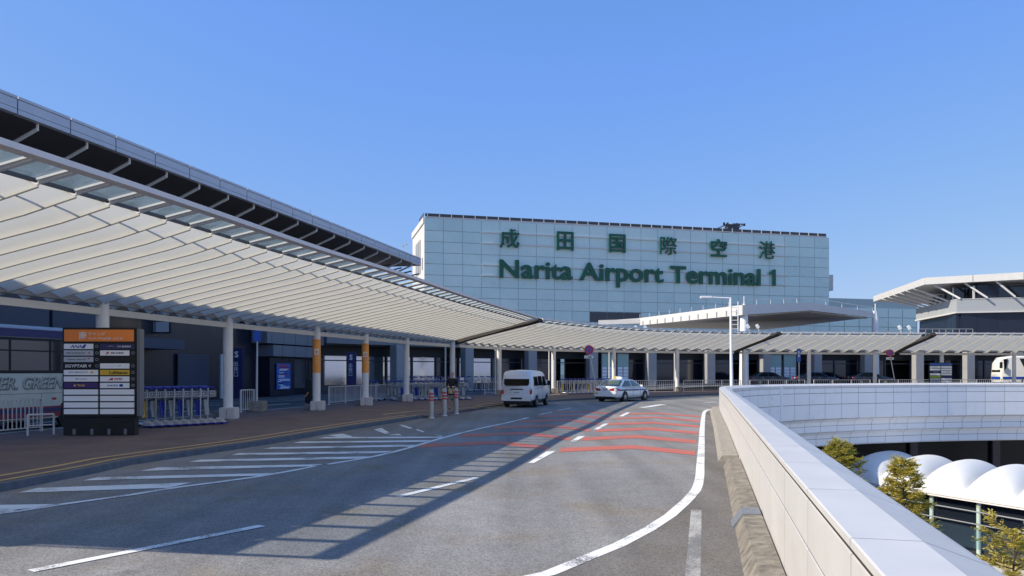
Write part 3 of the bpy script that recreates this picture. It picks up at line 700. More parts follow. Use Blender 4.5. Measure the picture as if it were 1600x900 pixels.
for px0, px1 in ((937, 955), (962, 980), (1199, 1217), (1221.5, 1239.5)):
    (a, da) = onF(px0); (b, db) = onF(px1); a = V3(a, 0); b = V3(b, 0); d = (b-a).normalized(); n3 = Vector((d.y, -d.x, 0)); L = (b-a).length
    m = MB(); m.obox((a+b)/2+n3*.4+Vector((0, 0, 2.35)), d*L/2, n3*.06, (0, 0, 1.75), 0)
    m.obox((a+b)/2+n3*.465+Vector((0, 0, 3.2)), d*(L/2-.08), n3*.01, (0, 0, .72), 1)
    for s in (-1, 1):
        for k in range(5): m.obox((a+b)/2+n3*.465+d*s*L*.235+Vector((0, 0, .86+k*.36)), d*(L*.2), n3*.01, (0, 0, .155), 2)
    m.build('information_panel', [M['mid_grey'], mat('map_green', (.35, .50, .45), .5), M['plate_white']], tb, world=True)
# big roof over south wing
KR = 11.5; BR = 2.49*KR
def rp(Y, o, z): return Vector((.25*Y-BR, Y, z))+FN*o
ZR = CAMZ+KR; Ya, Yb = -2.0, 77.6
fa = MB(); step = 2.68*.97; Ys = []
y = Yb
while y > Ya: Ys.append(y); y -= 2.68
Ys = Ys[::-1]
for y0, y1 in zip(Ys, Ys[1:]):
    for z0, z1, o in ((ZR-.74, ZR-.54, 0), (ZR-.52, ZR-.14, .0), (ZR-.12, ZR, .03)):
        a = rp(y0+.03, o-.15, (z0+z1)/2); b = rp(y1-.03, o-.15, (z0+z1)/2); fa.obox((a+b)/2, (b-a)/2, FN*.15, (0, 0, (z1-z0)/2))
fa.build('roof_fascia', M['fascia'], tb, world=True)
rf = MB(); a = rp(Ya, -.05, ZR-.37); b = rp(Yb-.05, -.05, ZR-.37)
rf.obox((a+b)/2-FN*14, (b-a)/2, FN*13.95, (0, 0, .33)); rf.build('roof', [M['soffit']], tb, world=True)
ec = MB(); a = rp(Yb+.02, 0, ZR-.40); ec.obox(a-FN*6, FN*6, FT*.08, (0, 0, .38)); ec.build('roof_end', M['fascia'], tb, world=True)
for y0 in Ys[1:]:
    m = MB(); a = rp(y0-1.35, -.40, ZR-.92); b = a-FN*5.6+Vector((0, 0, -2.2)); m.tube(a, b, .085, 10); m.tube(a, a+Vector((0, 0, .2)), .06, 8); m.build('roof_strut', M['column'], tb, world=True, smooth=True)
for y0 in (70, 72.5, 75, 77): 
    m = MB(); a = rp(y0, -1.2, ZR-1.2); b = a+Vector((1.5, 1.2, .1))
    m.tube(rp(y0, -5, ZR-2.6), rp(y0+1.2, -.4, ZR-1.5), .07, 8); m.build('roof_strut', M['dark_steel'], tb, world=True)
mm = MB(); a = AT(508, 340, 62); mm.tube((a.x-1.2, a.y, ZR-.1), (a.x-1.2, a.y, ZR+1.6), .03, 6, r2=.012); mm.build('lightning_rod', M['dark_steel'], tb, world=True)
mm = MB()
for k, (x, h) in enumerate(((632, .5), (638, .8))): a = rp(75+k*.8, -.8, ZR); mm.tube(a, a+Vector((0, 0, h+.3)), .03, 6); mm.obox(a+Vector((0, 0, h+.35)), (.1, 0, 0), (0, .1, 0), (0, 0, .06))
mm.build('roof_lamp', M['steel_white'], tb, world=True)

# ------------------------------------------------------------------ tower block with the lettering
TL = Vector((-15.9, 139, 0)); TD = Vector((82, 21, 0)); TLn = TD.length; TDn = TD.normalized(); TN = Vector((TDn.y, -TDn.x, 0)); TH = 29.9
def ts(px): p = (px-800)/F; return (139*p+15.9)/(82-21*p)*TLn
def tz(px, py): s = ts(px); Y = 139+TDn.y*s; return CAMZ+(HY-py)*Y/F
def tp(s, z, o=0): v = TL+TDn*s+TN*o; v.z = z; return v
tw = thing('office_block', 'large pale blue glass block with green airport lettering behind the canopies', 'building', (-15.9, 139, 0))
W_ = TLn
def tbox(mb, s0, s1, z0, z1, o0, o1, mi=0): mb.obox(tp((s0+s1)/2, (z0+z1)/2, (o0+o1)/2), TDn*(s1-s0)/2, TN*(o1-o0)/2, (0, 0, (z1-z0)/2), mi)
m = MB(); tbox(m, 0.05, W_, -9.5, TH-.05, -17.5, -.12); m.build('wall', M['tower_white'], tw, world=True)
m = MB(); tbox(m, 1.9, W_-.02, -.2, TH-.1, -.13, -.06); m.build('panel_frame', M['tower_joint'], tw, world=True)
m = MB(); random.seed(11); nc = 24; cw = (W_-.0)/nc
zr = [TH-2.33-2.02*k for k in range(14)]
rows = [(zr[0], TH-.06)]+[(b, a) for a, b in zip(zr, zr[1:])]
sgl0, sgl1 = ts(757), ts(1226)
for k in range(nc):
    for (z0, z1) in rows:
        s0 = max(k*cw, 0)+.045; s1 = (k+1)*cw-.045; zc = (z0+z1)/2
        if sgl0-2 < (s0+s1)/2 < sgl1+1 and 19 < zc < 29: mi = random.choice((2, 2, 2, 0))
        else: mi = random.choice((0, 0, 1, 1, 0))
        sc_ = ts(930), ts(998); 
        if sc_[0] < (s0+s1)/2 < sc_[1] and 11.2 < zc < 13.6: mi = 3
        tbox(m, s0, s1, z0+.06, z1-.06, -.05, 0, mi)
m.build('glass_panels', [M['tower_a'], M['tower_b'], M['tower_c'], M['facade_glass']], tw, world=True)
# lower extension to the right with the same panels
m = MB(); tbox(m, W_+.05, W_*1.26, -9.5, 17.3, -14, -.12); m.build('lower_wing', M['tower_joint'], tw, world=True)
m = MB()
for k in range(6):
    for (z0, z1) in rows:
        if z1 > 17.4: continue
        tbox(m, W_+k*3.62+.1, W_+(k+1)*3.62-.05, z0+.06, z1-.06, -.05, 0, random.choice((0, 1, 0)))
    tbox(m, W_+k*3.62+.1, W_+(k+1)*3.62-.05, rows[6][0]+.06 if False else 15.35, 17.25, -.05, 0, 1) if False else None
m.build('glass_panels', [M['tower_a'], M['tower_b']], tw, world=True)
# white return wall on the sunny side: louvre, door
def sb(mb, u0, u1, z0, z1, o0, o1, mi=0):
    c = TL-TN*(u0+u1)/2-TDn*(o0+o1)/2; c.z = (z0+z1)/2; mb.obox(c, TN*(u1-u0)/2, TDn*(o1-o0)/2, (0, 0, (z1-z0)/2), mi)
m = MB(); sb(m, .3, 17.6, TH-1.0, TH+.1, 0, .15); m.build('parapet_band', M['tower_white'], tw, world=True)
m = MB()
for k in range(3): sb(m, 5.2+k*2.5, 7.2+k*2.5, TH-9.5, TH-3.2, -.02, .04); 
m.build('louvre', M['grey'], tw, world=True)
m = MB(); sb(m, 2.2, 3.0, TH-9.2, TH-7.0, -.02, .05); m.build('side_door', M['grey'], tw, world=True)
# roof rail
m = MB(); tbox(m, .2, W_-.6, TH+.02, TH+.16, -.3, .1); m.build('roof_edge', M['tower_white'], tw, world=True)
m = MB(); tbox(m, .2, W_-.6, TH+.24, TH+.78, -.3, -.2); sb(m, .3, 6, TH+.24, TH+.78, .05, .12); m.build('roof_screen', M['dark_steel'], tw, world=True)
m = MB()
for k in range(38): tbox(m, .6+k*2.2, .72+k*2.2, TH+.1, TH+.86, -.19, -.1)
m.build('screen_posts', M['steel_white'], tw, world=True)
rc = thing('roof_gantry', 'dark window cleaning gantry with a boom on top of the pale blue glass block', 'gantry', tp(ts(1147), TH+.16, -1.5))
def rb(mb, s0, s1, z0, z1, o0=-.6, o1=.6, mi=0): mb.obox(TDn*(s0+s1)/2+TN*(o0+o1)/2+Vector((0, 0, (z0+z1)/2)), TDn*(s1-s0)/2, TN*(o1-o0)/2, (0, 0, (z1-z0)/2), mi)
m = MB(); rb(m, -.9, 1.7, .35, 1.35); rb(m, -1.3, 2.0, 1.42, 1.75, -.5, .5); m.build('machine_house', M['dark_steel'], rc)
m = MB(); m.bar(TDn*-3.6+Vector((0, 0, .5)), TDn*-.5+Vector((0, 0, 1.85)), .2, .22); m.bar(TDn*.5+Vector((0, 0, 1.9)), TDn*3.1+Vector((0, 0, 1.95)), .25, .25); m.bar(TDn*1.9+Vector((0, 0, 1.1)), TDn*2.9+Vector((0, 0, 1.8)), .15, .15); m.build('boom', M['mid_grey'], rc)
m = MB()
for s in (-1.4, -.6, 1.5, 3.2): rb(m, s-.14, s+.14, 1.6, 2.1, -.2, .2)
for s in (-.7, 1.4): rb(m, s-.25, s+.25, 0, .45)
m.build('winch', M['black'], rc)
m = MB(); rb(m, -3.3, -1.0, .15, .75); m.build('counterweight', M['grey'], rc)
# annex box on the far end
m = MB(); tbox(m, W_+.15, W_+2.6, tz(1303, 452), tz(1303, 427), -6, -2.2); m.build('annex_box', M['tower_white'], tw, world=True)
# sign rails
for py0, nme in ((0, 1),): pass
for z in (27.62, 25.6, 21.6, 19.62):
    m = MB(); tbox(m, sgl0-.5, sgl1+.5, z-.11, z+.11, .02, .22); m.build('sign_rail', M['steel_white'], tw, world=True)
for z in (21.0,): pass
# lettering, each character a piece of its own
def letter(ch, s0, s1, z0, z1, bold):
    m = MB(); put_text(m, ch, tp((s0+s1)/2, (z0+z1)/2, .30), TDn, (0, 0, 1), wd=s1-s0, ht=z1-z0, bold=bold, depth=.28); o = m.build('sign_letter', M['green'], tw, world=True)
for ch, a, b in (('成', 780, 810.5), ('田', 869, 895), ('国', 950.5, 976), ('際', 1030, 1056), ('空', 1108.5, 1134), ('港', 1184, 1209)):
    letter(ch, ts(a), ts(b), 24.85, 28.4, .002 if ch in '際港' else .02)
line_ = 'Narita Airport Terminal 1'
def glyphs(s, bold):
    out = []; 
    c = bpy.data.curves.new('t', 'FONT'); c.size = 1; o = bpy.data.objects.new('t', c); COL.objects.link(o)
    x = 0
    for i, ch in enumerate(s):
        c.body = s[:i]+'|'; bpy.context.view_layer.update(); a = o.dimensions.x
        if ch != ' ': out.append((ch, a))
    bpy.data.objects.remove(o); bpy.data.curves.remove(c); return out
gl = glyphs(line_, 0); X0 = gl[0][1]
vsN, _ = text_data('N', .03); capH = max(v.y for v in vsN)
xe = gl[-1][1]+max(v.x for v in text_data('1', .03)[0]); xs = gl[0][1]+min(v.x for v in vsN)
SA, SB = ts(779), ts(1211); kx = (SB-SA)/(xe-xs); kz = 3.3/capH
for ch, a in gl:
    vs, fs = text_data(ch, .024); m = MB()
    big = 1.10 if ch in 'aropemn' else 1.0
    if ch == '1':
        x_ = a+.30; h_ = capH
        q = [(x_-.12, 0), (x_, 0), (x_, h_), (x_-.10, h_), (x_-.27, h_-.15), (x_-.27, h_-.25), (x_-.12, h_-.17)]
        vs = [Vector((u-a, v, -.02)) for u, v in q]+[Vector((u-a, v, .02)) for u, v in q]; k_ = len(q)
        fs = [tuple(range(k_-1, -1, -1)), tuple(range(k_, 2*k_))]+[(i, (i+1) % k_, k_+(i+1) % k_, k_+i) for i in range(k_)]
    m.add([tp(SA+(a+v.x*(1.0)-xs)*kx, 19.42+v.y*kz*big, -.0+.30+(v.z+.02)*7) for v in vs], fs); m.build('sign_letter', M['green'], tw, world=True)

# ------------------------------------------------------------------ big entrance canopy in front of the block
pc = thing('entrance_canopy', 'large white entrance canopy with roof rails in front of the glass block', 'canopy', (30, 90, 0))
zt = CAMZ+7.35
Q = [P(1000, 497, zt), P(1160, 476.5, zt), P(1265, 472.5, zt+.85), P(1364, 487.5, zt)]
far = [Q[3]+Vector((-6, 22, 0)), Q[0]+Vector((2, 6, 0))]
m = MB(); qf = [p-Vector((0, 0, .06)) for p in Q+far]; cq = sum(qf, Vector())/6+Vector((0, 0, .3))
for i in range(6): m.face([cq, qf[i], qf[(i+1) % 6]])
m.build('roof_deck', M['tower_white'], pc, world=True)
hts = [1.0, 1.1, .95, .7]
def fasc(a, b, ha, hb, off):
    d = (b-a).normalized(); nn = Vector((d.y, -d.x, 0))
    o = MB(); A_ = a+nn*off; B_ = b+nn*off
    o.add([A_+Vector((0, 0, 0)), B_, B_-Vector((0, 0, hb)), A_-Vector((0, 0, ha)), A_-nn*.3, B_-nn*.3, B_-nn*.3-Vector((0, 0, hb)), A_-nn*.3-Vector((0, 0, ha))], [(0, 1, 2, 3), (7, 6, 5, 4), (0, 4, 5, 1), (3, 2, 6, 7), (0, 3, 7, 4), (1, 5, 6, 2)])
    return o.build('fascia', M['white_wall'], pc, world=True)
for i in range(3): fasc(Q[i], Q[i+1], hts[i], hts[i+1], .05)
m = MB(); n_ = 12
for k in range(n_):
    p = Q[0].lerp(Q[1], (k+.5)/n_); d = (Q[1]-Q[0]).normalized(); nn = Vector((d.y, -d.x, 0)); m.obox(p+nn*.09-Vector((0, 0, .72)), d*.07, nn*.04, (0, 0, .28))
m.build('fascia_bracket', M['grey'], pc, world=True)
m = MB(); cen = sum(Q+far, Vector())/6
lo = [Vector((p.x, p.y, p.z-h)).lerp(Vector((cen.x, cen.y, p.z-h)), .04) for p, h in zip(Q+far, hts+[1, 1])]
lc = sum(lo, Vector())/6
for i in range(6): m.face([lc, lo[(i+1) % 6], lo[i]])
m.build('soffit', M['tower_white'], pc, world=True)
for i in (1, 2):
    for k in range(14):
        m = MB(); p = lo[i].lerp(lo[i+1], (k+.5)/14); m.obox(p-Vector((0, -.2, .06)), (.28, 0, 0), (0, .25, 0), (0, 0, .06)); m.build('soffit_light', M['fabric'], pc, world=True)
m = MB()
for i in range(3):
    L_ = (Q[i+1]-Q[i]).length; kk = max(2, int(L_/2.3))
    for k in range(kk+1): p = Q[i].lerp(Q[i+1], k/kk); m.tube(p, p+Vector((0, 0, .55)), .035, 6)
    if i != 0: m.tube(Q[i]+Vector((0, 0, .55)), Q[i+1]+Vector((0, 0, .55)), .03, 6)
m.build('roof_rail', M['steel_white'], pc, world=True)
for px, wdt in ((1160, .42), (1364, .38)):
    b_ = P(px, 477 if px < 1300 else 482, zt+(.1 if px < 1300 else .5)); b_.y -= .2
    m = MB(); m.lathe([(wdt*1.25, -.3), (wdt*1.15, 3), (wdt, 8.5), (wdt*.5, 9.4), (0, 9.4)], (b_.x, b_.y-.4, 0), 20)
    m.tube((b_.x, b_.y-.4, 9.3), (b_.x, b_.y-.4, 10.3), .05, 6); m.build('pylon', M['white'], pc, world=True, smooth=True)
m = MB(); a = P(1151, 480, zt-.6); 
for s in (0, .8): m.tube((a.x-s, a.y-.5, 5.6), (a.x-s, a.y-.5, 9.2), .05, 6)
for k in range(7): m.tube((a.x, a.y-.5, 5.9+k*.45), (a.x-.8, a.y-.5, 5.9+k*.45), .04, 6)
m.build('access_ladder', M['white'], pc, world=True)
m = MB(); a = Q[0]+Vector((-5.5, 1.5, -.3)); m.add([a, Q[0]+Vector((0, 0, 0)), Q[0]-Vector((0, 0, .9)), a-Vector((0, 0, .35))], [(0, 1, 2, 3)]); m.bar(a-Vector((0, 0, .2)), Q[0]-Vector((0, 0, .45)), .3, .6); m.build('roof_tail', M['white_wall'], pc, world=True)
# small floodlights on the canopy roof
for k, (px, py, Y) in enumerate(((1003, 489, 74), (1178, 508, 72), (1415, 516, 74))):
    a = AT(px, py, Y); a.z = 5.45
    fl_ = thing('floodlight', ['pair of small floodlights on the canopy roof near the entrance canopy tip', 'pair of small floodlights beside the tall white pylon', 'pair of small floodlights on the canopy roof in front of the glass wing'][k], 'floodlight', a)
    s_ = MB(); h_ = MB()
    for dx in (-.35, .55):
        s_.tube((dx, 0, 0), (dx-.15, 0, .55), .035, 6); h_.obox((dx-.22, 0, .72), (.10, 0, .06), (0, .1, 0), (-.1, 0, .16))
    s_.tube((-.6, 0, .02), (.8, 0, .02), .04, 6)
    s_.build('bracket', M['steel_white'], fl_); h_.build('lamp_head', M['white'], fl_)

# ------------------------------------------------------------------ north wing on the far right
M['shaded_wing_band'] = mat('shaded_wing_band', (.36, .38, .40), .5, var=.05, vs=.5)  # white band greyed, its shade is put into the colour
nw = thing('terminal_wing', 'far terminal wing with a wide white edged roof on slanting struts', 'building', (62, 100, 0))
zr_ = CAMZ+12.5
E_ = [P(1365, 463, zr_), P(1445, 434, zr_), P(1600, 425.2, zr_), P(1800, 412, zr_)]
IN = [E_[0]+Vector((14, 6, 0)), E_[0]+Vector((60, 10, 0)), E_[3]+Vector((30, 20, 0))]
m = MB(); m.sheet([(p.x, p.y) for p in E_+IN[::-1][0:]], zr_-.02); m.sheet([(p.x, p.y) for p in E_+IN[::-1]], zr_-.85); m.build('roof', M['tower_white'], nw, world=True)
for i in range(3):
    d = (E_[i+1]-E_[i]); L_ = d.length; d.normalize(); nn = Vector((d.y, -d.x, 0)); k = max(1, int(L_/5)); m = MB()
    for j in range(k):
        a = E_[i]+d*(L_*j/k+.03); b = E_[i]+d*(L_*(j+1)/k-.03); m.obox((a+b)/2-Vector((0, 0, .45))-nn*.1, (b-a)/2, nn*.15, (0, 0, .45))
    m.build('roof_fascia', M['white_wall'], nw, world=True)
W0 = [Vector((P(1434, 478, zr_-3).x-1, 108, 0)), P(1495, 466, CAMZ+9.6), P(1620, 463, CAMZ+9.6), P(1800, 455, CAMZ+9.6)]
W0[0] = Vector((61.0, 116.0, 0))
for i in range(3):
    a = V3(W0[i], 0); b = V3(W0[i+1], 0); d = (b-a); L_ = d.length; d.normalize(); nn = Vector((d.y, -d.x, 0))
    def bx(name, s0, s1, z0, z1, o0, o1, mt):
        m = MB(); c = a+d*(s0+s1)/2+nn*(o0+o1)/2; c.z = (z0+z1)/2; m.obox(c, d*(s1-s0)/2, nn*(o1-o0)/2, (0, 0, (z1-z0)/2)); return m.build(name, M[mt], nw, world=True)
    bx('wall', 0, L_, -.2, 13.2, -5, -2.4, 'facade_dark'); bx('lower_glazing', 0, L_, -.2, 9.5, -2.38, -.5, 'facade_dark')
    k = max(1, int(L_/4.6))
    for j in range(k): bx('parapet_panel', L_*j/k+.03, L_*(j+1)/k-.03, 9.75, 11.35, -.3, 0, 'shaded_wing_band')
    bx('ledge', 0, L_, 9.55, 9.73, -2.4, .15, 'tower_white'); bx('ledge', 0, L_, 11.35, 11.42, -2.4, .05, 'tower_white')
    for j in range(k*2): bx('window', L_*j/k/2+.1, L_*(j+1)/k/2-.1, 11.45, 13.0, -2.35, -2.2, 'facade_glass')
    for j in range(k*2+1): bx('mullion', max(L_*j/k/2-.1, 0), min(L_*j/k/2+.1, L_), 11.22, 13.1, -2.15, -1.9, 'steel_white')
for i in range(13):
    t_ = i/12; 
    if t_ < .5: a = E_[0].lerp(E_[1], .25+t_*1.45) if t_ < .5 else None; b = V3(W0[0], 0).lerp(V3(W0[1], 0), .15+t_*1.6)
    else: u = (t_-.5)*2; a = E_[1].lerp(E_[3], .06+u*.9); b = V3(W0[1], 0).lerp(V3(W0[3], 0), .02+u*.9)
    a = Vector((a.x, a.y, zr_-.9))+Vector((.2, 1.0, 0)); b.z = 11.4; m = MB(); m.tube(a, b, .13, 8); m.build('roof_strut', M['steel_white'], nw, world=True)
rr = MB(); a = P(1436, 514, 6.6); b = P(1520, 514, 6.6); rr.bar(a, b, .06, .06); rr.bar(a-Vector((0, 0, .5)), b-Vector((0, 0, .5)), .06, .06)
for k in range(9): p = a.lerp(b, k/8); rr.bar(p-Vector((0, 0, 1)), p, .05, .05)
rr.build('balcony_rail', M['grey'], nw, world=True)
# ------------------------------------------------------------------ railings behind the columns
def railing(pts, label, grp='white railings behind the columns', hgt=1.05, sp=.14, posts=2.0, mt='steel_white', zf=lambda p: 0, name='railing'):
    b = V3(pts[0], zf(pts[0])); t = thing(name, label, 'railing', b, 0, grp)
    L_ = sum((q-p).length for p, q in zip(pts, pts[1:])); rs = resample(pts, ds=posts)
    for p in rs:
        m = MB(); m.box(p.x-.035, p.x+.035, p.y-.035, p.y+.035, zf(p), zf(p)+hgt); m.build('post', M[mt], t, world=True)
    m = MB()
    for p, q in zip(rs, rs[1:]):
        m.bar(V3(p, zf(p)+hgt), V3(q, zf(q)+hgt), .05, .05); m.bar(V3(p, zf(p)+.14), V3(q, zf(q)+.14), .04, .035)
    m.build('rail', M[mt], t, world=True)
    m = MB()
    for p in resample(pts, ds=sp): m.box(p.x-.013, p.x+.013, p.y-.013, p.y+.013, zf(p)+.15, zf(p)+hgt-.02)
    m.build('balusters', M[mt], t, world=True)
    return t
FL = offs(CL, 2.25)
def run(px0, px1):
    return [p for p in FL if px0 <= 800+F*p.x/max(p.y, .5) <= px1 and p.y > 12]
labs = [((-160, 96), 'white railing beside the coach, cut off by the edge of the photo'), ((357, 402), 'short white railing between the first bare column and the pole on a concrete block'),
        ((512, 622), 'white railing beside the two orange banded columns'), ((626, 700), 'white railing behind the trolleys at the bollards'),
        ((745, 800), 'white railing behind the silver van'), ((866, 960), 'white railing behind the trolleys by the taxi'), ((962, 1056), 'bright white railing just ahead of the taxi'),
        ((1060, 1160), 'bright white railing beyond the lamp post'), ((1165, 1262), 'white railing in front of the first parked black car'), ((1266, 1366), 'white railing in front of the second parked black car'),
        ((1370, 1470), 'white railing in front of the blue topped directory board'), ((1475, 1600), 'white railing in front of the white coach')]
for (a, b), l in labs:
    r_ = run(a, b)
    if len(r_) > 1: railing(r_, l, sp=.16 if b < 700 else .24)
# low hoop barrier in front of the near railing
hb = thing('hoop_barrier', 'low pale hoop barrier in front of the railing beside the directory board', 'barrier', P(70, 679, 0))
a = P(43, 681, 0); b = P(84, 679, 0)
m = MB(); m.path([a, a+Vector((0, 0, .62)), b+Vector((0, 0, .62)), b], .03, 8); m.build('hoop', M['steel_white'], hb, world=True, smooth=True)
m = MB(); m.tube(a+Vector((0, 0, .3)), b+Vector((0, 0, .3)), .02, 8); m.build('cross_rail', M['steel_white'], hb, world=True)

# ------------------------------------------------------------------ bollards
for k, (px, py) in enumerate(((674, 652.6), (694.5, 649), (713, 646))):
    g_ = P(px, py, -.02); t = thing('bollard', ['steel bollard with red and white bands, standing farthest from the person', 'middle one of the three steel bollards with red and white bands', 'steel bollard with red and white bands just in front of the person'][k], 'bollard', g_, 0, 'banded bollards at the crossing')
    if k == 0:
        parts = []
        m = MB(); m.lathe([(.105, -.02), (.1, .02), (.1, 1.06), (.085, 1.13), (.05, 1.18), (0, 1.19)], n=20); m.build('post', mat('bollard_steel', (.42, .40, .37), .38, metal=.4, var=.1, vs=6), t, smooth=True)
        for z in (1.0, .86, .74):
            m = MB(); m.lathe([(.104, z-.035), (.106, z-.03), (.106, z+.03), (.104, z+.035)], n=20); m.build('red_band', M['red'], t, smooth=True)
        m = MB(); m.lathe([(.135, -.02), (.13, .015), (.1, .02)], n=20); m.build('base_flange', M['chrome'], t, smooth=True); src = t
    else:
        for ch in list(src.children): c = ch.copy(); COL.objects.link(c); c.parent = t

# ------------------------------------------------------------------ directory boards
def board(name, label, c, rz, W, H, rows, hdr, base=True, hdrtxt=None, ncol='b'):
    t = thing(name, label, 'sign board', c, rz)
    m = MB(); m.box(-W/2, W/2, 0, .34, .55 if base else .1, H); m.build('cabinet', M['black'], t, bevel=.015)
    if base:
        m = MB(); m.box(-W/2+.02, W/2-.05, .0, .32, 0, .54); m.build('base', M['black'], t, bevel=.02)
        for s in (-.72, -.2, .3, .78):
            m = MB(); m.box(s-.04, s+.04, -.04, .02, .03, .2); m.build('foot_bracket', M['mid_grey'], t)
        m = MB(); m.box(W/2+.002, W/2+.09, .02, .36, .57, H-.03); m.build('side_trim', M['mid_grey'], t, bevel=.02)
    hh = .115*H if base else .16*H*.6
    m = MB(); m.box(-W/2+.06, W/2-.06, -.012, 0, H-.06-hh*.95, H-.06); h = m.build('header', M[hdr], t)
    if hdrtxt:
        m = MB(); zc = H-.06-hh*.475
        put_text(m, '南', (-W*.22, -.013, zc), (1, 0, 0), (0, 0, 1), ht=hh*.62, bold=.015, depth=.004)
        put_text(m, 'ウイング', (-W*.03, -.013, zc+.05), (1, 0, 0), (0, 0, 1), wd=W*.23, ht=hh*.26, bold=.01, depth=.004)
        put_text(m, 'South Wing', (-W*.03, -.013, zc-.09), (1, 0, 0), (0, 0, 1), wd=W*.22, ht=hh*.2, depth=.004)
        put_text(m, '南翼  남쪽 윙', (W*.2, -.013, zc-.09), (1, 0, 0), (0, 0, 1), wd=W*.24, ht=hh*.18, depth=.004)
        m.build('header_text', M['white'], h)
    z = H-.06-hh-.035; n = len(rows); top = z; bot = .62 if base else .18; dz = (top-bot)/n
    for i, pr in enumerate(rows):
        zc = top-dz*(i+.5); hh2 = dz*.40
        for side, it in zip((-1, 1), pr):
            if it is None: continue
            mt, wf = it[0], it[1]
            x0 = (-W/2+.05) if side < 0 else .03; x1 = x0+(W/2-.08)*wf
            m = MB(); m.box(x0, x1, -.012, .0, zc-hh2, zc+hh2); pl = m.build('name_plate', M[mt], t)
            for (s, tm, cx, wd, hf, sh) in it[2]:
                m = MB(); put_text(m, s, (x0+(x1-x0)*cx, -.0125, zc), (1, 0, 0), (0, 0, 1), wd=(x1-x0)*wd, ht=hh2*2*hf, bold=.02, shear=sh, depth=.004); m.build('lettering', M[tm], pl)
            for q in (it[3] if len(it) > 3 else []):
                m = MB(); X = lambda f: x0+(x1-x0)*f; Z = lambda f: zc+hh2*f; m.face([(X(a_), -.0135, Z(b_)) for a_, b_ in q[1]]); m.build('logo_mark', M[q[0]], pl)
            if wf < 1 and base:
                m = MB()
                for a_ in range(10): 
                    u = 2*math.pi*a_/10; v = 2*math.pi*(a_+1)/10; r = dz*.2; cx = x1+.105
                    m.bar((cx+r*math.cos(u), -.008, zc+r*math.sin(u)), (cx+r*math.cos(v), -.008, zc+r*math.sin(v)), .012, .014, up=(0, 1, 0))
                m.build('alliance_ring', M['grey'], t)
    return t
M['plate_grey'] = mat('plate_grey', (.48, .52, .58), .4); M['purple'] = mat('purple', (.06, .02, .16), .4); M['lh_yellow'] = mat('lh_yellow', (.75, .48, .04), .4); M['logo_blue'] = mat('logo_blue', (.01, .05, .35), .4)
rows = [
 (('plate_white', .86, [('ANA', 'logo_blue', .42, .40, .62, .25)], [('logo_blue', ((.60, -.7), (.70, -.7), (.78, .75), (.68, .75)))]), ('navy', 1.0, [('AIR', 'plate_grey', .56, .13, .3, 0), ('BUSAN', 'white', .77, .25, .34, 0)], [('plate_grey', ((.18, -.15), (.3, .12), (.46, -.05), (.3, .28)))])),
 (('plate_grey', .86, [('AIR CANADA', 'mid_grey', .40, .66, .36, 0)], [('red', ((.82, 0), (.865, -.35), (.91, 0), (.865, .35)))]), ('plate_white', .86, [('AIR CHINA', 'black', .58, .45, .34, .2)], [('red', ((.20, -.6), (.31, -.1), (.28, .6), (.22, .1)))])),
 (('plate_grey', .86, [('ASIANA AIRLINES', 'mid_grey', .44, .66, .28, 0)], [('red', ((.78, .45), (.90, .75), (.86, -.1), (.84, .35)))]), None),
 (('black', .86, [('EGYPTAIR', 'white', .42, .74, .6, .15)], [('plate_grey', ((.83, .3), (.93, .6), (.90, -.6), (.86, -.2)))]), ('plate_white', .86, [('- - -', 'grey', .45, .2, .05, 0)], [('black', ((.6, -.2), (.72, .5), (.70, .2), (.63, -.2)))])),
 (('plate_white', 1.0, [('JET AIRWAYS', 'grey', .42, .56, .42, 0)], [('lh_yellow', ((.77, -.5), (.86, -.2), (.88, .5), (.78, .3)))]), ('lh_yellow', .86, [('Lufthansa', 'black', .63, .62, .58, 0)], [('orange', ((.06, .1), (.12, -.3), (.2, .3), (.12, .1)))])),
 (('plate_white', 1.0, [('Eurowings', 'grey', .53, .30, .3, 0)], [('black', ((.34, 0), (.38, -.45), (.365, 0), (.38, .45)))]), ('plate_white', .86, [('SWISS', 'red', .62, .28, .4, 0)], [('red', ((.26, -.5), (.44, -.5), (.44, .5), (.40, .4)))])),
 (('purple', 1.0, [('THAI', 'lh_yellow', .50, .22, .42, 0)], [('lh_yellow', ((.28, 0), (.32, -.45), (.37, 0), (.32, .45)))]), ('plate_white', .86, [('UNITED', 'logo_blue', .43, .36, .3, 0)], [('logo_blue', ((.66, -.5), (.78, -.5), (.78, .5), (.66, .5)))])),
]+[(('plate_white', 1.0, []), ('plate_white', 1.0, []))]*4
bc = P(155, 680.5, 0)
board('directory_board', 'tall black airline directory board with an orange header standing on the dark brick pavement', (bc.x, bc.y, 0), R(2), 2.16, 3.22, rows, 'sign_orange', hdrtxt=True)
g2 = P(0, 0, 3); 
pw = lambda m_, *t_: (m_, 1.0, list(t_))
rows2 = [(pw('plate_white', ('AIR', 'grey', .5, .5, .3, 0)), pw('plate_white')), (pw('plate_white'), pw('plate_white')), (pw('navy', ('AIRLINES', 'plate_grey', .6, .5, .3, 0)), pw('plate_white', ('AIR', 'grey', .6, .4, .3, 0))), (pw('plate_white'), pw('plate_white')),
         (pw('leafgreen'), pw('navy')), (pw('plate_grey'), pw('plate_white')), (pw('plate_grey', ('AIR', 'logo_blue', .5, .7, .4, 0)), pw('plate_white')), (pw('plate_white'), pw('navy'))]
M['leafgreen'] = mat('leafgreen', (.30, .42, .03), .5)
X2 = AT(1470, 580, 79).x
board('directory_board', 'small airline directory board with a blue header standing behind the far parapet', (X2, 79, .35), R(-12), 2.15, 1.95+.55, rows2, 'sign_blue', base=False)

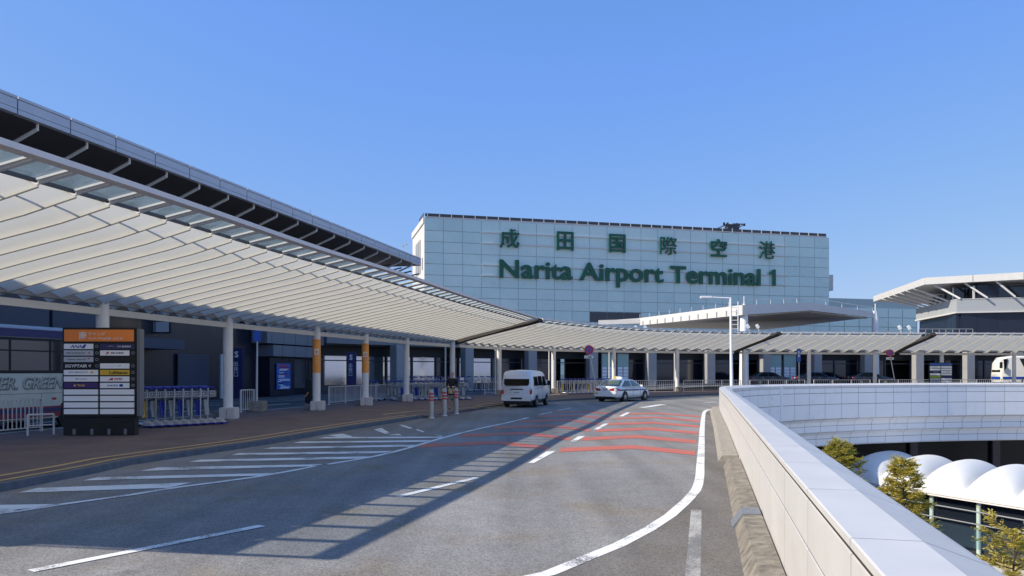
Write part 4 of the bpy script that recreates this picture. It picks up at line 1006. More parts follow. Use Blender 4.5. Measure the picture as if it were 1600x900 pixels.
# ------------------------------------------------------------------ luggage trolleys
def trolley_proto(panel):
    t = thing('luggage_trolley', 'x', 'trolley', (0, 0, 0)); s = 1.0
    m = MB()
    for y in (-.22, .22):
        m.path([Vector((-.32, y, .12)), Vector((-.30, y, 1.12))], .021, 6); m.path([Vector((-.32, y, .13)), Vector((.26, y*.45, .11))], .018, 6)
        m.path([Vector((-.30, y, .80)), Vector((-.05, y, .86))], .015, 6)
    m.tube((-.3, -.22, .86), (-.3, .22, .86), .016, 6); m.tube((-.32, -.22, .13), (-.32, .22, .13), .02, 6)
    m.build('frame', M['chrome'], t)
    m = MB(); m.tube((-.36, -.27, 1.15), (-.36, .27, 1.15), .035, 8)
    for y in (-.27, .27): m.tube((-.36, y, 1.15), (-.10, y*.92, 1.11), .03, 8)
    m.build('handle', M['blue'], t)
    m = MB(); 
    for z in (.86, .94, 1.02): m.path([Vector((-.28, -.2, z)), Vector((-.06, -.17, z)), Vector((-.06, .17, z)), Vector((-.28, .2, z))], .008, 4)
    for y in (-.16, -.08, 0, .08, .16): m.tube((-.02, y, .86), (-.02, y, 1.03), .007, 4); m.tube((-.28, y, .86), (-.02, y, .86), .007, 4)
    m.build('basket', M['chrome'], t)
    m = MB(); m.obox((-.24, 0, .52), (.012, 0, 0), (0, .13, 0), (-.03, 0, .24)); m.build('back_panel', M[panel], t, bevel=.01)
    m = MB(); m.add([(.14, -.17, .07), (.14, .17, .07), (.40, .12, .04), (.40, -.12, .04), (.12, -.13, .21), (.12, .13, .21), (.29, .09, .15), (.29, -.09, .15)], [(3, 2, 1, 0), (4, 5, 6, 7), (0, 1, 5, 4), (1, 2, 6, 5), (2, 3, 7, 6), (3, 0, 4, 7)]); m.build('front_guard', M['grey'], t, bevel=.012)
    m = MB(); m.box(.13, .42, -.15, .15, .03, .068); m.build('bumper', M['blue'], t, bevel=.01)
    m = MB()
    m.build_ = None
    for (x, y) in ((-.30, -.27), (-.30, .27), (.25, 0)):
        q = MB(); q.lathe([(0, -.02), (.055, -.02), (.065, -.012), (.065, .012), (.055, .02), (0, .02)], (x, y, .065), 12, axis='y'); q.build('wheel', M['rubber'], t, smooth=True)
    return t
protos = [trolley_proto(p) for p in ('grey', 'yellow', 'blue')]
def place_row(pts, rz, pat, labf, grp, z=0, sc=1.12):
    for i, p in enumerate(pts):
        c = copy_tree(protos[pat[i % len(pat)]]); c.location = (p[0], p[1], z); c.rotation_euler = (0, 0, rz+R(random.uniform(-2.5, 2.5))); c.scale = (sc, sc, sc); c['label'] = labf(i); c['group'] = grp
a = P(222, 668.5, 0); b = P(334, 662.5, 0); d = (b-a); rz_ = math.atan2(d.y, d.x)-1.0
pn = ['grey', 'yellow', 'blue']
patA = [2, 1, 0, 2, 0, 2, 0, 2, 0]
place_row([a.lerp(b, i/8) for i in range(9)], rz_, patA, lambda i: '%s luggage trolley from the airline directory board, with a %s back panel' % (ORD[i], pn[patA[i]]), 'luggage trolleys in a row beside the directory board', sc=1.18)
a = Vector((-8.9, 50.8, 0)); b = Vector((-3.1, 51.9, 0)); patB = [2, 0, 0, 2, 0]
place_row([a.lerp(b, i/13) for i in range(14) if i not in (1,)], R(-40), patB, lambda i: '%s trolley in the row behind the bollards, counted from the orange banded columns' % ORD[i], 'luggage trolleys in the row behind the bollards')
a = AT(884, 600, 64.5); b = AT(956, 600, 68.5); a.z = b.z = 0; patC = [1, 0, 1, 2, 0, 0]
place_row([a.lerp(b, i/11) for i in range(12)], R(-22), patC, lambda i: '%s luggage trolley from the silver van in the row behind the taxi' % ORD[i], 'luggage trolleys in the row behind the taxi')
a = AT(642, 600, 70); b = AT(778, 600, 77); a.z = b.z = .0
place_row([a.lerp(b, i/13) for i in range(14)], R(20), [0, 2], lambda i: '%s trolley in the far row under the reflecting windows, counted from the orange banded columns' % ORD[i], 'luggage trolleys under the terminal windows', sc=1.25)
for p in protos:
    for ch in list(p.children): bpy.data.objects.remove(ch)
    bpy.data.objects.remove(p)
# notice board on a trolley row
t = thing('notice', 'small white notice plate on a thin post behind the person', 'notice', P(722, 624, 0))
m = MB(); m.tube((0, 0, 0), (0, 0, 1.3), .02, 8); m.build('post', M['steel_white'], t); m = MB(); m.box(-.13, .13, -.03, -.01, 1.15, 1.5); m.build('plate', M['white'], t)

# ------------------------------------------------------------------ posts and signs
def street_sign(label, base, top, r, grp):
    t = thing('no_parking_sign', label, 'road sign', base, 0, grp); tp_ = top-base
    m = MB(); m.tube((0, 0, -.02), tp_*1.02, .045, 10); m.build('post', M['steel_white'], t, smooth=True)
    c = tp_+Vector((0, -.07, 0)); fwd = Vector((-top.x, -top.y, 0)).normalized(); rt = Vector((-fwd.y, fwd.x, 0))
    def disc(nm, rr, mt, o):
        m = MB(); q = [c+fwd*(o+.012)+rt*math.cos(2*math.pi*k/28)*rr+Vector((0, 0, math.sin(2*math.pi*k/28)*rr)) for k in range(28)]
        q2 = [p-fwd*.012 for p in q]; m.loft([q2, q]); return m.build(nm, M[mt], t)
    disc('rim', r, 'red', 0); disc('face', r*.74, 'sign_blue', .012)
    for s in (1, -1):
        m = MB(); u = (rt+Vector((0, 0, s))).normalized(); v = u.cross(fwd); m.obox(c+fwd*(.038+.003*s), u*r*.76, v*r*.09, fwd*.003); m.build('cross_stroke', M['red'], t)
    m = MB(); cc = c-Vector((0, 0, r*1.55)); m.obox(cc, rt*r*.95, Vector((0, 0, r*.30)), fwd*.01); pl = m.build('supplementary_plate', M['white'], t)
    m = MB(); put_text(m, '1-8番', cc+fwd*.012, rt, (0, 0, 1), wd=r*1.2, ht=r*.34, bold=.02, depth=.004); m.build('plate_text', M['black'], pl)
b_ = P(934.5, 619.5, 0); tp0 = AT(920, 546.5, b_.y)
street_sign('round blue and red no parking sign on a leaning post behind the taxi', b_, tp0, .36, 'no parking signs')
b_ = Vector((AT(1401, 600, 77).x, 77, 0)); street_sign('round blue and red no parking sign on a leaning post beside the far directory board', b_, AT(1390, 551.5, 77), .36, 'no parking signs')
t = thing('blue_sign', 'tall narrow blue sign on a thin post in front of the parked black cars', 'sign', (AT(1248, 600, 74).x, 74, 0))
m = MB(); m.tube((.05, .06, 0), (.05, .06, 4.1), .045, 8); m.build('post', M['steel_white'], t, smooth=True)
m = MB(); m.box(-.18, .18, -.03, .03, 2.85, 4.15); bp_ = m.build('sign_panel', M['sign_blue'], t, bevel=.02)
m = MB(); put_text(m, '降\n車', (0, -.031, 3.6), (1, 0, 0), (0, 0, 1), wd=.18, ht=.6, depth=.004); m.build('sign_text', M['plate_white'], bp_)
pb = P(401, 643, 0); t = thing('block_mounted_pole', 'thin white pole with a small blue sign standing in a square concrete block', 'pole', pb)
m = MB(); m.box(-.40, .40, -.4, .4, 0, .50); m.build('concrete_block', M['concrete'], t, bevel=.03)
m = MB(); m.tube((0, 0, .5), (.03, 0, 3.5), .055, 12, r2=.04); m.build('pole', M['steel_white'], t, smooth=True)
m = MB(); m.box(-.14, .2, -.05, .05, 3.35, 3.95); m.build('sign_box', M['sign_blue'], t, bevel=.02)
# thin drain posts behind the columns
for px, Y, l in ((696, 57.6, 'thin white post standing just behind the person'), (774, 63.5, 'thin white post left of the silver van'), (858, 68.6, 'thin white post behind the nose of the silver van'), (952, 72.5, 'thin white post above the taxi boot'), (1054, 76.5, 'thin white post beside the column beyond the railing')):
    a = AT(px, 600, Y); t = thing('thin_post', l, 'post', (a.x, a.y, 0), 0, 'thin posts between the columns'); m = MB(); m.tube((0, 0, 0), (0, 0, 3.75), .06, 10); m.build('shaft', M['beam'], t, smooth=True); m = MB(); m.lathe([(.14, 0), (.14, .03), (.065, .05)], n=12); m.build('base_plate', M['mid_grey'], t)
# vertical blue wing signs by the frontage
for k, (px, Y, l) in enumerate(((370.5, 55, 'narrow dark blue lit information pillar seen beside the bare column'), (549, 66, 'narrow dark blue information pillar with white writing between the orange banded columns'))):
    a = AT(px, 600, Y); t = thing('information_pillar', l, 'sign pillar', (a.x, a.y, 0), 0, 'blue information pillars'); m = MB(); m.box(-.42, .42, -.12, .12, 0, 3.6); p_ = m.build('pillar_body', M['navy'], t, bevel=.03)
    m = MB(); put_text(m, 'S', (0, -.121, 3.15), (1, 0, 0), (0, 0, 1), ht=.45, bold=.03, depth=.005)
    put_text(m, '出\n発\n口', (-.05, -.121, 2.1), (1, 0, 0), (0, 0, 1), ht=1.1, depth=.005); m.build('pillar_text', M['plate_white'], p_)
t = thing('vending_machine', 'brightly coloured vending machine and red stand in front of the reflecting windows', 'vending machine', AT(525, 600, 68).xy.to_3d())
m = MB(); m.box(-.55, .55, -.3, .3, 0, 2.1); m.build('cabinet', M['plate_grey'], t, bevel=.03)
m = MB(); m.box(-.45, .45, -.33, -.3, 1.0, 1.95); m.build('display', M['white'], t); m = MB(); m.box(-.5, .5, -.34, -.3, .15, .8); m.build('lower_panel', M['sign_blue'], t)
m = MB(); m.box(-1.1, -.6, -.2, .2, 0, 2.3); m.build('side_cabinet', M['maroon'], t, bevel=.03)
# hanging sign above the bus lane
a = AT(245, 502, 47); t = thing('hanging_sign', 'dark framed overhead panel sign hanging high behind the directory board', 'sign', a)
m = MB(); m.box(-.95, .85, -.1, .1, -.75, .75); m.build('frame', M['black'], t)
for i in (0, 1):
    for j in (0, 1): m = MB(); m.box(-.88+i*.86, -.08+i*.86, -.12, -.1, -.66+j*.72, -.04+j*.68); m.build('panel', M['plate_grey'] if (i+j) % 2 else M['grey'], t)
m = MB(); m.bar((0, .1, .3), (-1.6, 3.5, .3), .15, .15); m.build('bracket_arm', M['dark_steel'], t)

# street lamp
lp = thing('street_lamp', 'tall white street lamp with one flat head behind the corner of the white wall', 'street lamp', (14.05, 49.1, 0)); Hh = AT(1142, 466, 49.1).z
m = MB(); m.tube((0, 0, 0), (-.08, 0, Hh), .11, 14, r2=.065); m.build('pole', M['white'], lp, smooth=True)
m = MB(); m.tube((-.05, 0, Hh), (-1.3, 0, Hh+.06), .045, 10); m.build('arm', M['white'], lp, smooth=True)
m = MB(); m.box(-2.02, -1.26, -.14, .14, Hh-.02, Hh+.14); hd = m.build('lamp_head', M['white'], lp, bevel=.04); m = MB(); m.box(-1.95, -1.4, -.11, .11, Hh-.045, Hh-.021); m.build('diffuser', M['plate_grey'], hd)
m = MB(); m.lathe([(.2, 0), (.2, .04), (.12, .07)], n=16); m.build('base_plate', M['mid_grey'], lp)
# ------------------------------------------------------------------ vehicles
def wheel(name, c, r, wd, parent, spokes=5, side=1):
    m = MB(); m.lathe([(r*.62, -wd/2), (r*.95, -wd/2), (r, -wd/2+.03), (r, wd/2-.03), (r*.95, wd/2), (r*.62, wd/2)], c, 28, axis='y'); w_ = m.build('tyre', M['rubber'], parent, smooth=True)
    m = MB(); o = side*wd*.42
    m.lathe([(r*.66, o-.01), (r*.60, o+.01), (r*.56, o-.02*side)], c, 28, axis='y')
    for k in range(spokes):
        a = 2*math.pi*k/spokes+.3; m.bar(Vector(c)+Vector((r*.1*math.cos(a), o, r*.1*math.sin(a))), Vector(c)+Vector((r*.62*math.cos(a), o, r*.62*math.sin(a))), .03, r*.16, up=(0, 1, 0)) if False else m.obox(Vector(c)+Vector((r*.36*math.cos(a), o, r*.36*math.sin(a))), Vector((math.cos(a), 0, math.sin(a)))*r*.27, Vector((-math.sin(a), 0, math.cos(a)))*r*.085, (0, .012, 0))
    m.lathe([(0, o+.015*side), (r*.14, o+.01*side), (r*.15, o-.02*side)], c, 14, axis='y')
    m.build('rim', M['chrome'], w_, smooth=True)
    m = MB(); m.lathe([(0, 0), (r*.62, 0)], c, 20, axis='y'); m.build('brake_disc', M['black'], w_)
def loftbody(st, prof):
    rings = []
    for s in st:
        h = prof(*s); ring = [Vector((s[0], -y, z)) for y, z in h]+[Vector((s[0], y, z)) for y, z in reversed(h[1:-1])]
        rings.append(ring)
    m = MB(); m.loft(rings); return m
def arch(t, x, y, r, nm='wheel_arch'):
    m = MB(); m.lathe([(0, 0), (r, 0)], (x, y, r*.82), 26, axis='y'); m.build(nm, M['black'], t)
def platemarks(m, c, ax, up, w, n=4):
    for k in range(n): m.obox(Vector(c)+Vector(ax)*w*((k+.5)/n-.5)*1.0, Vector(ax)*w/n*.28, Vector(up)*.035, Vector(ax).cross(Vector(up))*.003)

# silver van
rr_ = G(837, 635.3); rl_ = G(791.5, 636.3); fr_ = G(853.5, 633.6)
hd = math.atan2(.965, .262)
vt = thing('van', 'silver passenger van seen from behind, stopped beside the bollards under the canopy', 'van', ((rr_.x+rl_.x)/2, (rr_.y+rl_.y)/2, ROAD), hd)
def vprof(x, w, zb, zt): return [(0, zb), (w*.82, zb), (w*.985, zb+.10), (w, zb+.3), (w, 1.08), (w*.955, 1.45), (w*.87, zt-.16), (w*.80, zt-.06), (w*.62, zt-.005), (0, zt+.02)]
K = 1.06
m = loftbody([(-.98, .80, .42, 1.74), (-.95, .835, .36, 1.86), (-.88, .86, .32, 1.96), (-.5, .87, .32, 2.0), (.6, .87, .32, 2.01), (1.9, .87, .32, 1.98), (2.35, .865, .32, 1.93), (2.75, .86, .32, 1.62), (3.15, .85, .32, 1.30), (3.5, .82, .34, 1.16), (3.68, .74, .4, 1.10)], vprof)
vt.scale = (K, K, K)
vb = m.build('body', M['silver'], vt, smooth=True)
def rrect(m, c, ax, ay, nrm, w, h, r, mi=0, dep=.012, n=5):
    c = Vector(c); ax = Vector(ax); ay = Vector(ay); nrm = Vector(nrm); q = []
    for (sx, sy, a0) in ((1, 1, 0), (-1, 1, 90), (-1, -1, 180), (1, -1, 270)):
        for k in range(n+1):
            a = R(a0+90*k/n); q.append(c+ax*(sx*(w/2-r)+r*math.cos(a))+ay*(sy*(h/2-r)+r*math.sin(a)))
    m.loft([[p for p in q], [p+nrm*dep for p in q]], mi)
nb = Vector((-1, 0, .14)).normalized(); upb = Vector((.14, 0, 1)).normalized()
m = MB(); rrect(m, (-.955, 0, 1.50), (0, 1, 0), upb, nb, 1.38, .66, .14, dep=.03); m.build('rear_window', M['car_glass'], vt, smooth=True)
m = MB(); rrect(m, (-.985, 0, .985), (0, 1, 0), (0, 0, 1), (-1, 0, 0), .72, .055, .02, dep=.02); m.build('tailgate_handle', M['black'], vt)
m = MB(); rrect(m, (-.985, -.0, .84), (0, 1, 0), (0, 0, 1), (-1, 0, 0), .42, .2, .02, dep=.015); pl = m.build('number_plate', M['white'], vt)
m = MB(); platemarks(m, (-1.003, 0, .82), (0, 1, 0), (0, 0, 1), .32); m.build('plate_digits', M['mid_grey'], pl)
m = MB(); m.loft([[Vector((-.97, s*.78, z)) for s in (-1, 1)]+[Vector((-1.05, s*.8, z)) for s in (1, -1)] for z in (.30, .62)]); 
m = MB(); rrect(m, (-.95, 0, .50), (0, 1, 0), (0, 0, 1), (-1, 0, 0), 1.66, .26, .08, dep=.10); m.build('rear_bumper', M['silver'], vt, smooth=True)
m = MB(); rrect(m, (-1.04, 0, .50), (0, 1, 0), (0, 0, 1), (-1, 0, 0), .62, .10, .02, dep=.015); m.build('bumper_recess', M['black'], vt)
for s in (-1, 1):
    m = MB(); rrect(m, (-.965, s*.785, .88), (0, 1, 0), (0, 0, 1), (-1, 0, 0), .13, .30, .03, dep=.025); tl = m.build('tail_light', M['tail'], vt)
    m = MB(); rrect(m, (-.97, s*.785, .98), (0, 1, 0), (0, 0, 1), (-1, 0, 0), .12, .09, .02, dep=.03); m.build('reverse_lamp', M['plate_grey'], tl)
    for (x0, x1, z0, z1, n_) in ((-.55, .35, 1.16, 1.66, 'side_window'), (.45, 1.35, 1.16, 1.68, 'side_window'), (1.5, 2.3, 1.14, 1.66, 'door_window')):
        m = MB(); yb = .868; yt = .80
        q = [(x0, s*.87, z0), (x1, s*.87, z0), (x1-.05 if n_ == 'side_window' else x1-.15, s*.802, z1), (x0+.05, s*.802, z1)]
        m.add([Vector(p)+Vector((0, s*.012, 0)) for p in q]+[Vector(p)-Vector((0, s*.03, 0)) for p in q], [(0, 1, 2, 3), (7, 6, 5, 4), (0, 4, 5, 1), (1, 5, 6, 2), (2, 6, 7, 3), (3, 7, 4, 0)]); m.build(n_, M['car_glass'], vt)
    m = MB(); m.box(-.4, 1.45, s*.872-.004, s*.872+.008, 1.02, 1.045); m.build('door_track', M['black'], vt)
    m = MB(); m.box(1.38, 1.395, s*.868-.004, s*.868+.008, .45, 1.7); m.box(.395, .405, s*.868-.004, s*.868+.006, .45, 1.15); m.build('door_seams', M['black'], vt)
    m = MB(); rrect(m, (2.35, s*1.02, 1.28), (0, 1, 0), (0, 0, 1), (1, 0, 0), .2, .26, .05, dep=.08); m.bar((2.4, s*.86, 1.2), (2.4, s*1.0, 1.22), .05, .05); m.build('mirror', M['black'], vt, smooth=True)
    m = MB(); m.box(.95, 1.1, s*.87-.005, s*.87+.02, .98, 1.01); m.build('door_handle', M['chrome'], vt)
    for x in (0, 2.48):
        arch(vt, x, s*.875, .37); wheel('wheel', (x, s*.80, .32), .32, .2, vt, side=s)
m = MB(); m.add([(2.4, -.68, 1.86), (2.4, .68, 1.86), (3.18, .74, 1.3), (3.18, -.74, 1.3)], [(0, 3, 2, 1)]); m.v = [v+Vector((.03, 0, .03)) for v in m.v]; m.build('windscreen', M['car_glass'], vt)
m = MB(); m.bar((-.99, .1, 1.18), (-1.02, -.32, 1.22), .012, .02); m.build('wiper', M['black'], vt)
m = MB(); m.box(-.92, 3.3, -.75, .75, .18, .34); m.build('underbody', M['black'], vt)
m = MB(); m.lathe([(0, 0), (.045, .0), (.045, .012)], n=16); m.v = [Vector((-.975-v.z, v.x, 1.11+v.y)) for v in m.v]; m.build('badge', M['chrome'], vt)
m = MB(); rrect(m, (-.90, -.25, 1.87), (0, 1, 0), (0, 0, 1), (-1, 0, 0), .1, .06, .02, dep=.03); m.build('high_mirror', M['black'], vt)

def sedan(label, loc, rz, paintm, glassm, taxi=False, src=None, grp=None, k=1.0):
    t = thing('taxi' if taxi else 'car', label, 'taxi' if taxi else 'car', loc, rz, grp); t.scale = (k, k, k)
    def pr(x, w, zb, zt): return [(0, zb), (w*.84, zb), (w*.97, zb+.10), (w, zb+.28), (w*.985, min(.74, zt-.12)), (w*.93, zt-.06), (w*.84, zt), (w*.5, zt+.025), (0, zt+.035)]
    st = [(-1.05, .70, .36, .90), (-1.02, .78, .30, .955), (-.92, .85, .26, 1.0), (-.6, .895, .24, 1.01), (-.1, .90, .22, .985), (.6, .90, .21, .955), (1.6, .90, .21, .95), (2.3, .90, .21, .955), (2.75, .895, .22, .93), (3.25, .875, .23, .86), (3.6, .83, .25, .76), (3.78, .74, .30, .66), (3.83, .6, .34, .58)]
    b = loftbody(st, pr); b.build('body', M[paintm], t, smooth=True)
    # greenhouse: glass with painted roof and pillars
    base = [(-.55, .80), (.1, .83), (1.2, .84), (2.1, .82), (2.55, .74)]; 
    def gh(z, f):   # outline at a height, f 0 at the belt to 1 at the roof
        x0 = -.62+.86*f; x1 = 2.62-.92*f; w = .845-.225*f; 
        return [(x0, w*.80), (x0+.12, w*.95), (x0+.5, w), ((x0+x1)/2, w*1.0), (x1-.55, w*.99), (x1-.12, w*.9), (x1, w*.72)]
    rings = []
    for f, z in ((0, .94), (.3, 1.10), (.6, 1.24), (.86, 1.355), (1, 1.40)):
        h = gh(z, f); rings.append([Vector((x, -y, z)) for x, y in h]+[Vector((x, y, z)) for x, y in reversed(h)])
    g_ = MB(); g_.loft(rings); g_.build('window_glass', M[glassm], t, smooth=True)
    r_ = MB(); rings = []
    for f, z, s in ((.94, 1.375, 1.012), (1.0, 1.41, 1.0), (1.04, 1.445, .93), (1.1, 1.465, .72), (1.2, 1.475, .3)):
        h = gh(z, f); cx = 1.0; rings.append([Vector((cx+(x-cx)*s, -y*s, z)) for x, y in h]+[Vector((cx+(x-cx)*s, y*s, z)) for x, y in reversed(h)])
    r_.loft(rings); r_.build('roof', M[paintm], t, smooth=True)
    pm = MB()
    for s in (-1, 1):
        def gp(i, f, z, o=.012): x, y = gh(z, f)[i]; return Vector((x, s*(y+o), z))
        for i, w in ((1, .16), (3, .05), (5, .07)):
            q = [gp(i, f, z) for f, z in ((0, .93), (.3, 1.10), (.6, 1.24), (.86, 1.355), (1, 1.41))]
            for a, c in zip(q, q[1:]): pm.bar(a, c, w, .03, up=(0, s, .3))
        q = [gp(i, 0, .955) for i in range(7)]
        for a, c in zip(q, q[1:]): pm.bar(a, c, .03, .05)
    pm.build('pillars', M[paintm], t)
    for s in (-1, 1):
        m = MB(); m.add([(-1.035, s*.30, .72), (-1.035, s*.66, .72), (-.97, s*.84, .72), (-.70, s*.905, .74), (-.75, s*.90, .85), (-.97, s*.83, .90), (-1.03, s*.66, .91), (-1.05, s*.34, .84)], [tuple(range(8)), tuple(range(7, -1, -1))]); 
        m.v = [v+Vector((-.022, s*.012, 0)) for v in m.v]; m.build('tail_light', M['tail'], t)
        m = MB(); m.add([(3.80, s*.45, .60), (3.72, s*.72, .60), (3.45, s*.86, .64), (3.5, s*.85, .74), (3.72, s*.74, .70)], [(0, 1, 2, 3, 4), (4, 3, 2, 1, 0)]); m.v = [v+Vector((.03, s*.01, 0)) for v in m.v]; m.build('headlight', M['plate_grey'], t)
        for x in (-.0, 2.82):
            arch(t, x, s*.905, .385); wheel('wheel', (x, s*.825, .325), .325, .2, t, spokes=5, side=s)
        m = MB(); rrect(m, (2.05, s*1.0, 1.02), (0, 1, 0), (0, 0, 1), (1, 0, 0), .2, .13, .04, dep=.09); m.bar((2.1, s*.86, .98), (2.1, s*.95, 1.0), .05, .04); m.build('mirror', M[paintm], t, smooth=True)
        for x in (.25, 1.35): m = MB(); m.box(x, x+.18, s*.90-.01, s*.90+.025, .80, .825); m.build('door_handle', M['chrome'], t)
        m = MB()
        for x in (.12, 1.12, 2.2): m.box(x, x+.01, s*.902-.004, s*.902+.006, .35, .93)
        m.build('door_seams', M['black'], t)
        if taxi:
            m = MB(); n_ = 14
            for k_ in range(n_):
                xa = -.72+3.9*k_/n_; xb = -.72+3.9*(k_+1)/n_-.0
                if 9 <= k_ < 13: xb -= .09
                ya = .908 if xa < 2.6 else .895-.04*(xa-2.6); yb = .908 if xb < 2.6 else .895-.04*(xb-2.6); z0 = .715; z1 = .80
                m.add([(xa, s*ya, z0), (xb, s*yb, z0), (xb, s*(yb-.008), z1), (xa, s*(ya-.008), z1)], [(0, 1, 2, 3) if s < 0 else (3, 2, 1, 0)])
            m.v = [v+Vector((0, s*.006, 0)) for v in m.v]; m.build('side_stripe', M['navy'], t)
    m = MB(); rrect(m, (-1.06, 0, .80), (0, 1, 0), (0, 0, 1), (-1, 0, 0), .36, .17, .02, dep=.015); pl = m.build('number_plate', M['white'] if taxi else M['plate_grey'], t)
    m = MB(); platemarks(m, (-1.079, 0, .79), (0, 1, 0), (0, 0, 1), .28); m.build('plate_digits', M['mid_grey'], pl)
    m = MB(); rrect(m, (-1.03, 0, .50), (0, 1, 0), (0, 0, 1), (-1, 0, 0), 1.62, .30, .1, dep=.05); m.build('rear_bumper', M[paintm], t, smooth=True)
    m = MB(); rrect(m, (-1.02, 0, .29), (0, 1, 0), (0, 0, 1), (-1, 0, 0), 1.45, .12, .04, dep=.055); m.build('lower_skirt', M['black'], t)
    m = MB(); m.box(-.9, 3.6, -.78, .78, .15, .24); m.build('underbody', M['black'], t)
    m = MB(); rrect(m, (-1.045, 0, .915), (0, 1, 0), (0, 0, 1), (-1, 0, 0), .56, .022, .01, dep=.02); m.build('boot_trim', M['chrome'], t)
    if taxi:
        m = MB(); rrect(m, (.85, -.0, 1.485), (0, 1, 0), (1, 0, 0), (0, 0, 1), .52, .2, .06, dep=.15); rl = m.build('roof_lamp', M['plate_white'], t, smooth=True)
        m = MB(); rrect(m, (.85, .24, 1.49), (0, 1, 0), (1, 0, 0), (0, 0, 1), .2, .22, .05, dep=.16); m.build('yellow_lamp_end', M['yellow'], rl, smooth=True)
        m = MB(); rrect(m, (-1.085, .62, .56), (0, 1, 0), (0, 0, 1), (-1, 0, 0), .26, .09, .01, dep=.012); m.build('yellow_sticker', M['yellow'], t)
    return t
r1 = G(976, 627.6); r2 = G(940, 626.6); th = math.atan2(.80, .60)
sedan('white taxi with a blue side stripe and a yellow roof lamp ahead of the van', ((r1.x+r2.x)/2, (r1.y+r2.y)/2, ROAD), th, 'car_white', 'green_glass', taxi=True, k=1.04)
ZB = .42
for px, Y, rz, l in ((1183, 86.5, .05, 'black saloon car parked just beyond the lamp post, first of three'), (1256, 88.5, .03, 'black saloon car parked behind the tall narrow blue sign, second of three'), (1340, 90.5, .0, 'black saloon car parked behind the leaning no parking sign, third of three')):
    a = AT(px, 590, Y); sedan(l, (a.x, a.y, ZB), rz, 'car_black', 'car_glass', grp='black saloons waiting in a line')
# people mover beside the window (dark reflection of a van) and small white van by the frontage
def coach(label, loc, rz, near=True):
    t = thing('coach', label, 'coach', loc, rz); return t
# near coach: local x along its length (front at +x), -y side faces the camera
cf = Vector((.25*29.9-24.9, 29.9, ROAD)); ct = thing('coach', 'cream coach with raised lettering and maroon skirt parked behind the directory board', 'coach', cf, math.atan2(.9701, .2425))
def cprof(x, w, zb, zt): return [(0, zb), (w*.9, zb), (w, zb+.08), (w, 2.0), (w*.985, 3.1), (w*.93, zt-.12), (w*.8, zt-.02), (0, zt+.03)]
m = loftbody([(-12, 1.2, .35, 3.55), (-11.8, 1.25, .3, 3.68), (-.5, 1.25, .3, 3.68), (-.15, 1.22, .3, 3.62), (0, 1.05, .35, 3.4)], cprof); m.build('body', M['cream'], ct, smooth=True)
m = MB(); m.box(-11.7, -.05, -1.262, -1.24, 1.98, 3.22); m.build('window_band', M['black'], ct)
for k in range(7):
    x1 = -.35-1.65*k; m = MB(); m.box(x1-1.55, x1, -1.272, -1.262, 2.08, 2.74); m.build('side_window', M['facade_glass'], ct)
    m = MB(); m.box(x1-1.55, x1, -1.272, -1.262, 2.79, 3.12); m.build('upper_window', M['facade_glass'], ct)
m = MB(); m.box(-11.8, -.12, -1.235, -1.20, 3.24, 3.52); m.build('blue_band', M['navy'], ct)
m = MB(); m.box(-11.8, -.12, -1.26, -1.17, 3.52, 3.62); m.build('roof_edge', mat('roof_edge_highlight', (.45, .52, .66), .35), ct, bevel=.02)  # pale strip paints the highlight along the roof edge
m = MB(); m.box(-11.8, -.2, -1.264, -1.25, .74, .80); m.box(-11.8, -.2, -1.264, -1.25, .42, .60); m.build('maroon_stripe', M['maroon'], ct)
m = MB(); m.box(-11.8, -.2, -1.263, -1.25, .60, .74); m.build('navy_stripe', M['navy'], ct)
m = MB(); put_text(m, 'EVER. GREEN', (-2.95, -1.254, 1.62), (1, 0, 0), (0, 0, 1), wd=3.3, ht=.44, bold=.035, depth=.012, shear=.25); m.build('lettering_shade', M['mid_grey'], ct)
m = MB(); put_text(m, 'EVER. GREEN', (-2.98, -1.264, 1.65), (1, 0, 0), (0, 0, 1), wd=3.27, ht=.42, bold=.0, depth=.012, shear=.25); m.build('lettering', mat('letter_cream', (.50, .50, .42), .4), ct)
m = MB(); m.box(-11.7, -.2, -1.256, -1.25, 1.26, 1.275); m.box(-2.3, -2.285, -1.256, -1.25, .8, 1.26); m.box(-4.6, -4.585, -1.256, -1.25, .8, 1.26); m.build('panel_seams', M['mid_grey'], ct)
m = MB(); rrect(m, (-1.75, -1.252, 1.06), (1, 0, 0), (0, 0, 1), (0, -1, 0), .2, .09, .04, dep=.012); m.build('side_marker_lamp', M['tail'], ct)
for x in (-1.0, -8.2):
    arch(ct, x, -1.258, .58); arch(ct, x, 1.258, .58)
    for s in (-1, 1): wheel('wheel', (x, s*1.13, .5), .5, .28, ct, spokes=8, side=s)
# far coach on the right
a = AT(1556, 590, 88); c2 = thing('coach', 'white coach with a blue stripe parked at the edge of the photo behind the railing', 'coach', (a.x, a.y, .40), math.pi-.12)
m = loftbody([(-12, 1.2, .35, 3.1), (-11.8, 1.25, .3, 3.3), (-1.3, 1.25, .3, 3.3), (-.5, 1.22, .3, 3.15), (-.12, 1.15, .3, 2.6), (0, 1.1, .35, 1.3)], lambda x, w, zb, zt: [(0, zb), (w*.9, zb), (w, zb+.08), (w, 1.3), (w*.99, min(1.9, zt-.3)), (w*.95, zt-.14), (w*.8, zt-.02), (0, zt+.03)]); m.build('body', mat('coach_white', (.72, .71, .66), .3, coat=.5), c2, smooth=True)
m = MB()
for s in (1,): m.add([(-1.9, s*1.262, 3.0), (-11.6, s*1.262, 3.0), (-11.6, s*1.262, 1.75), (-2.5, s*1.262, 1.75)], [(0, 1, 2, 3), (3, 2, 1, 0)])
m.build('side_window', M['facade_glass'], c2)
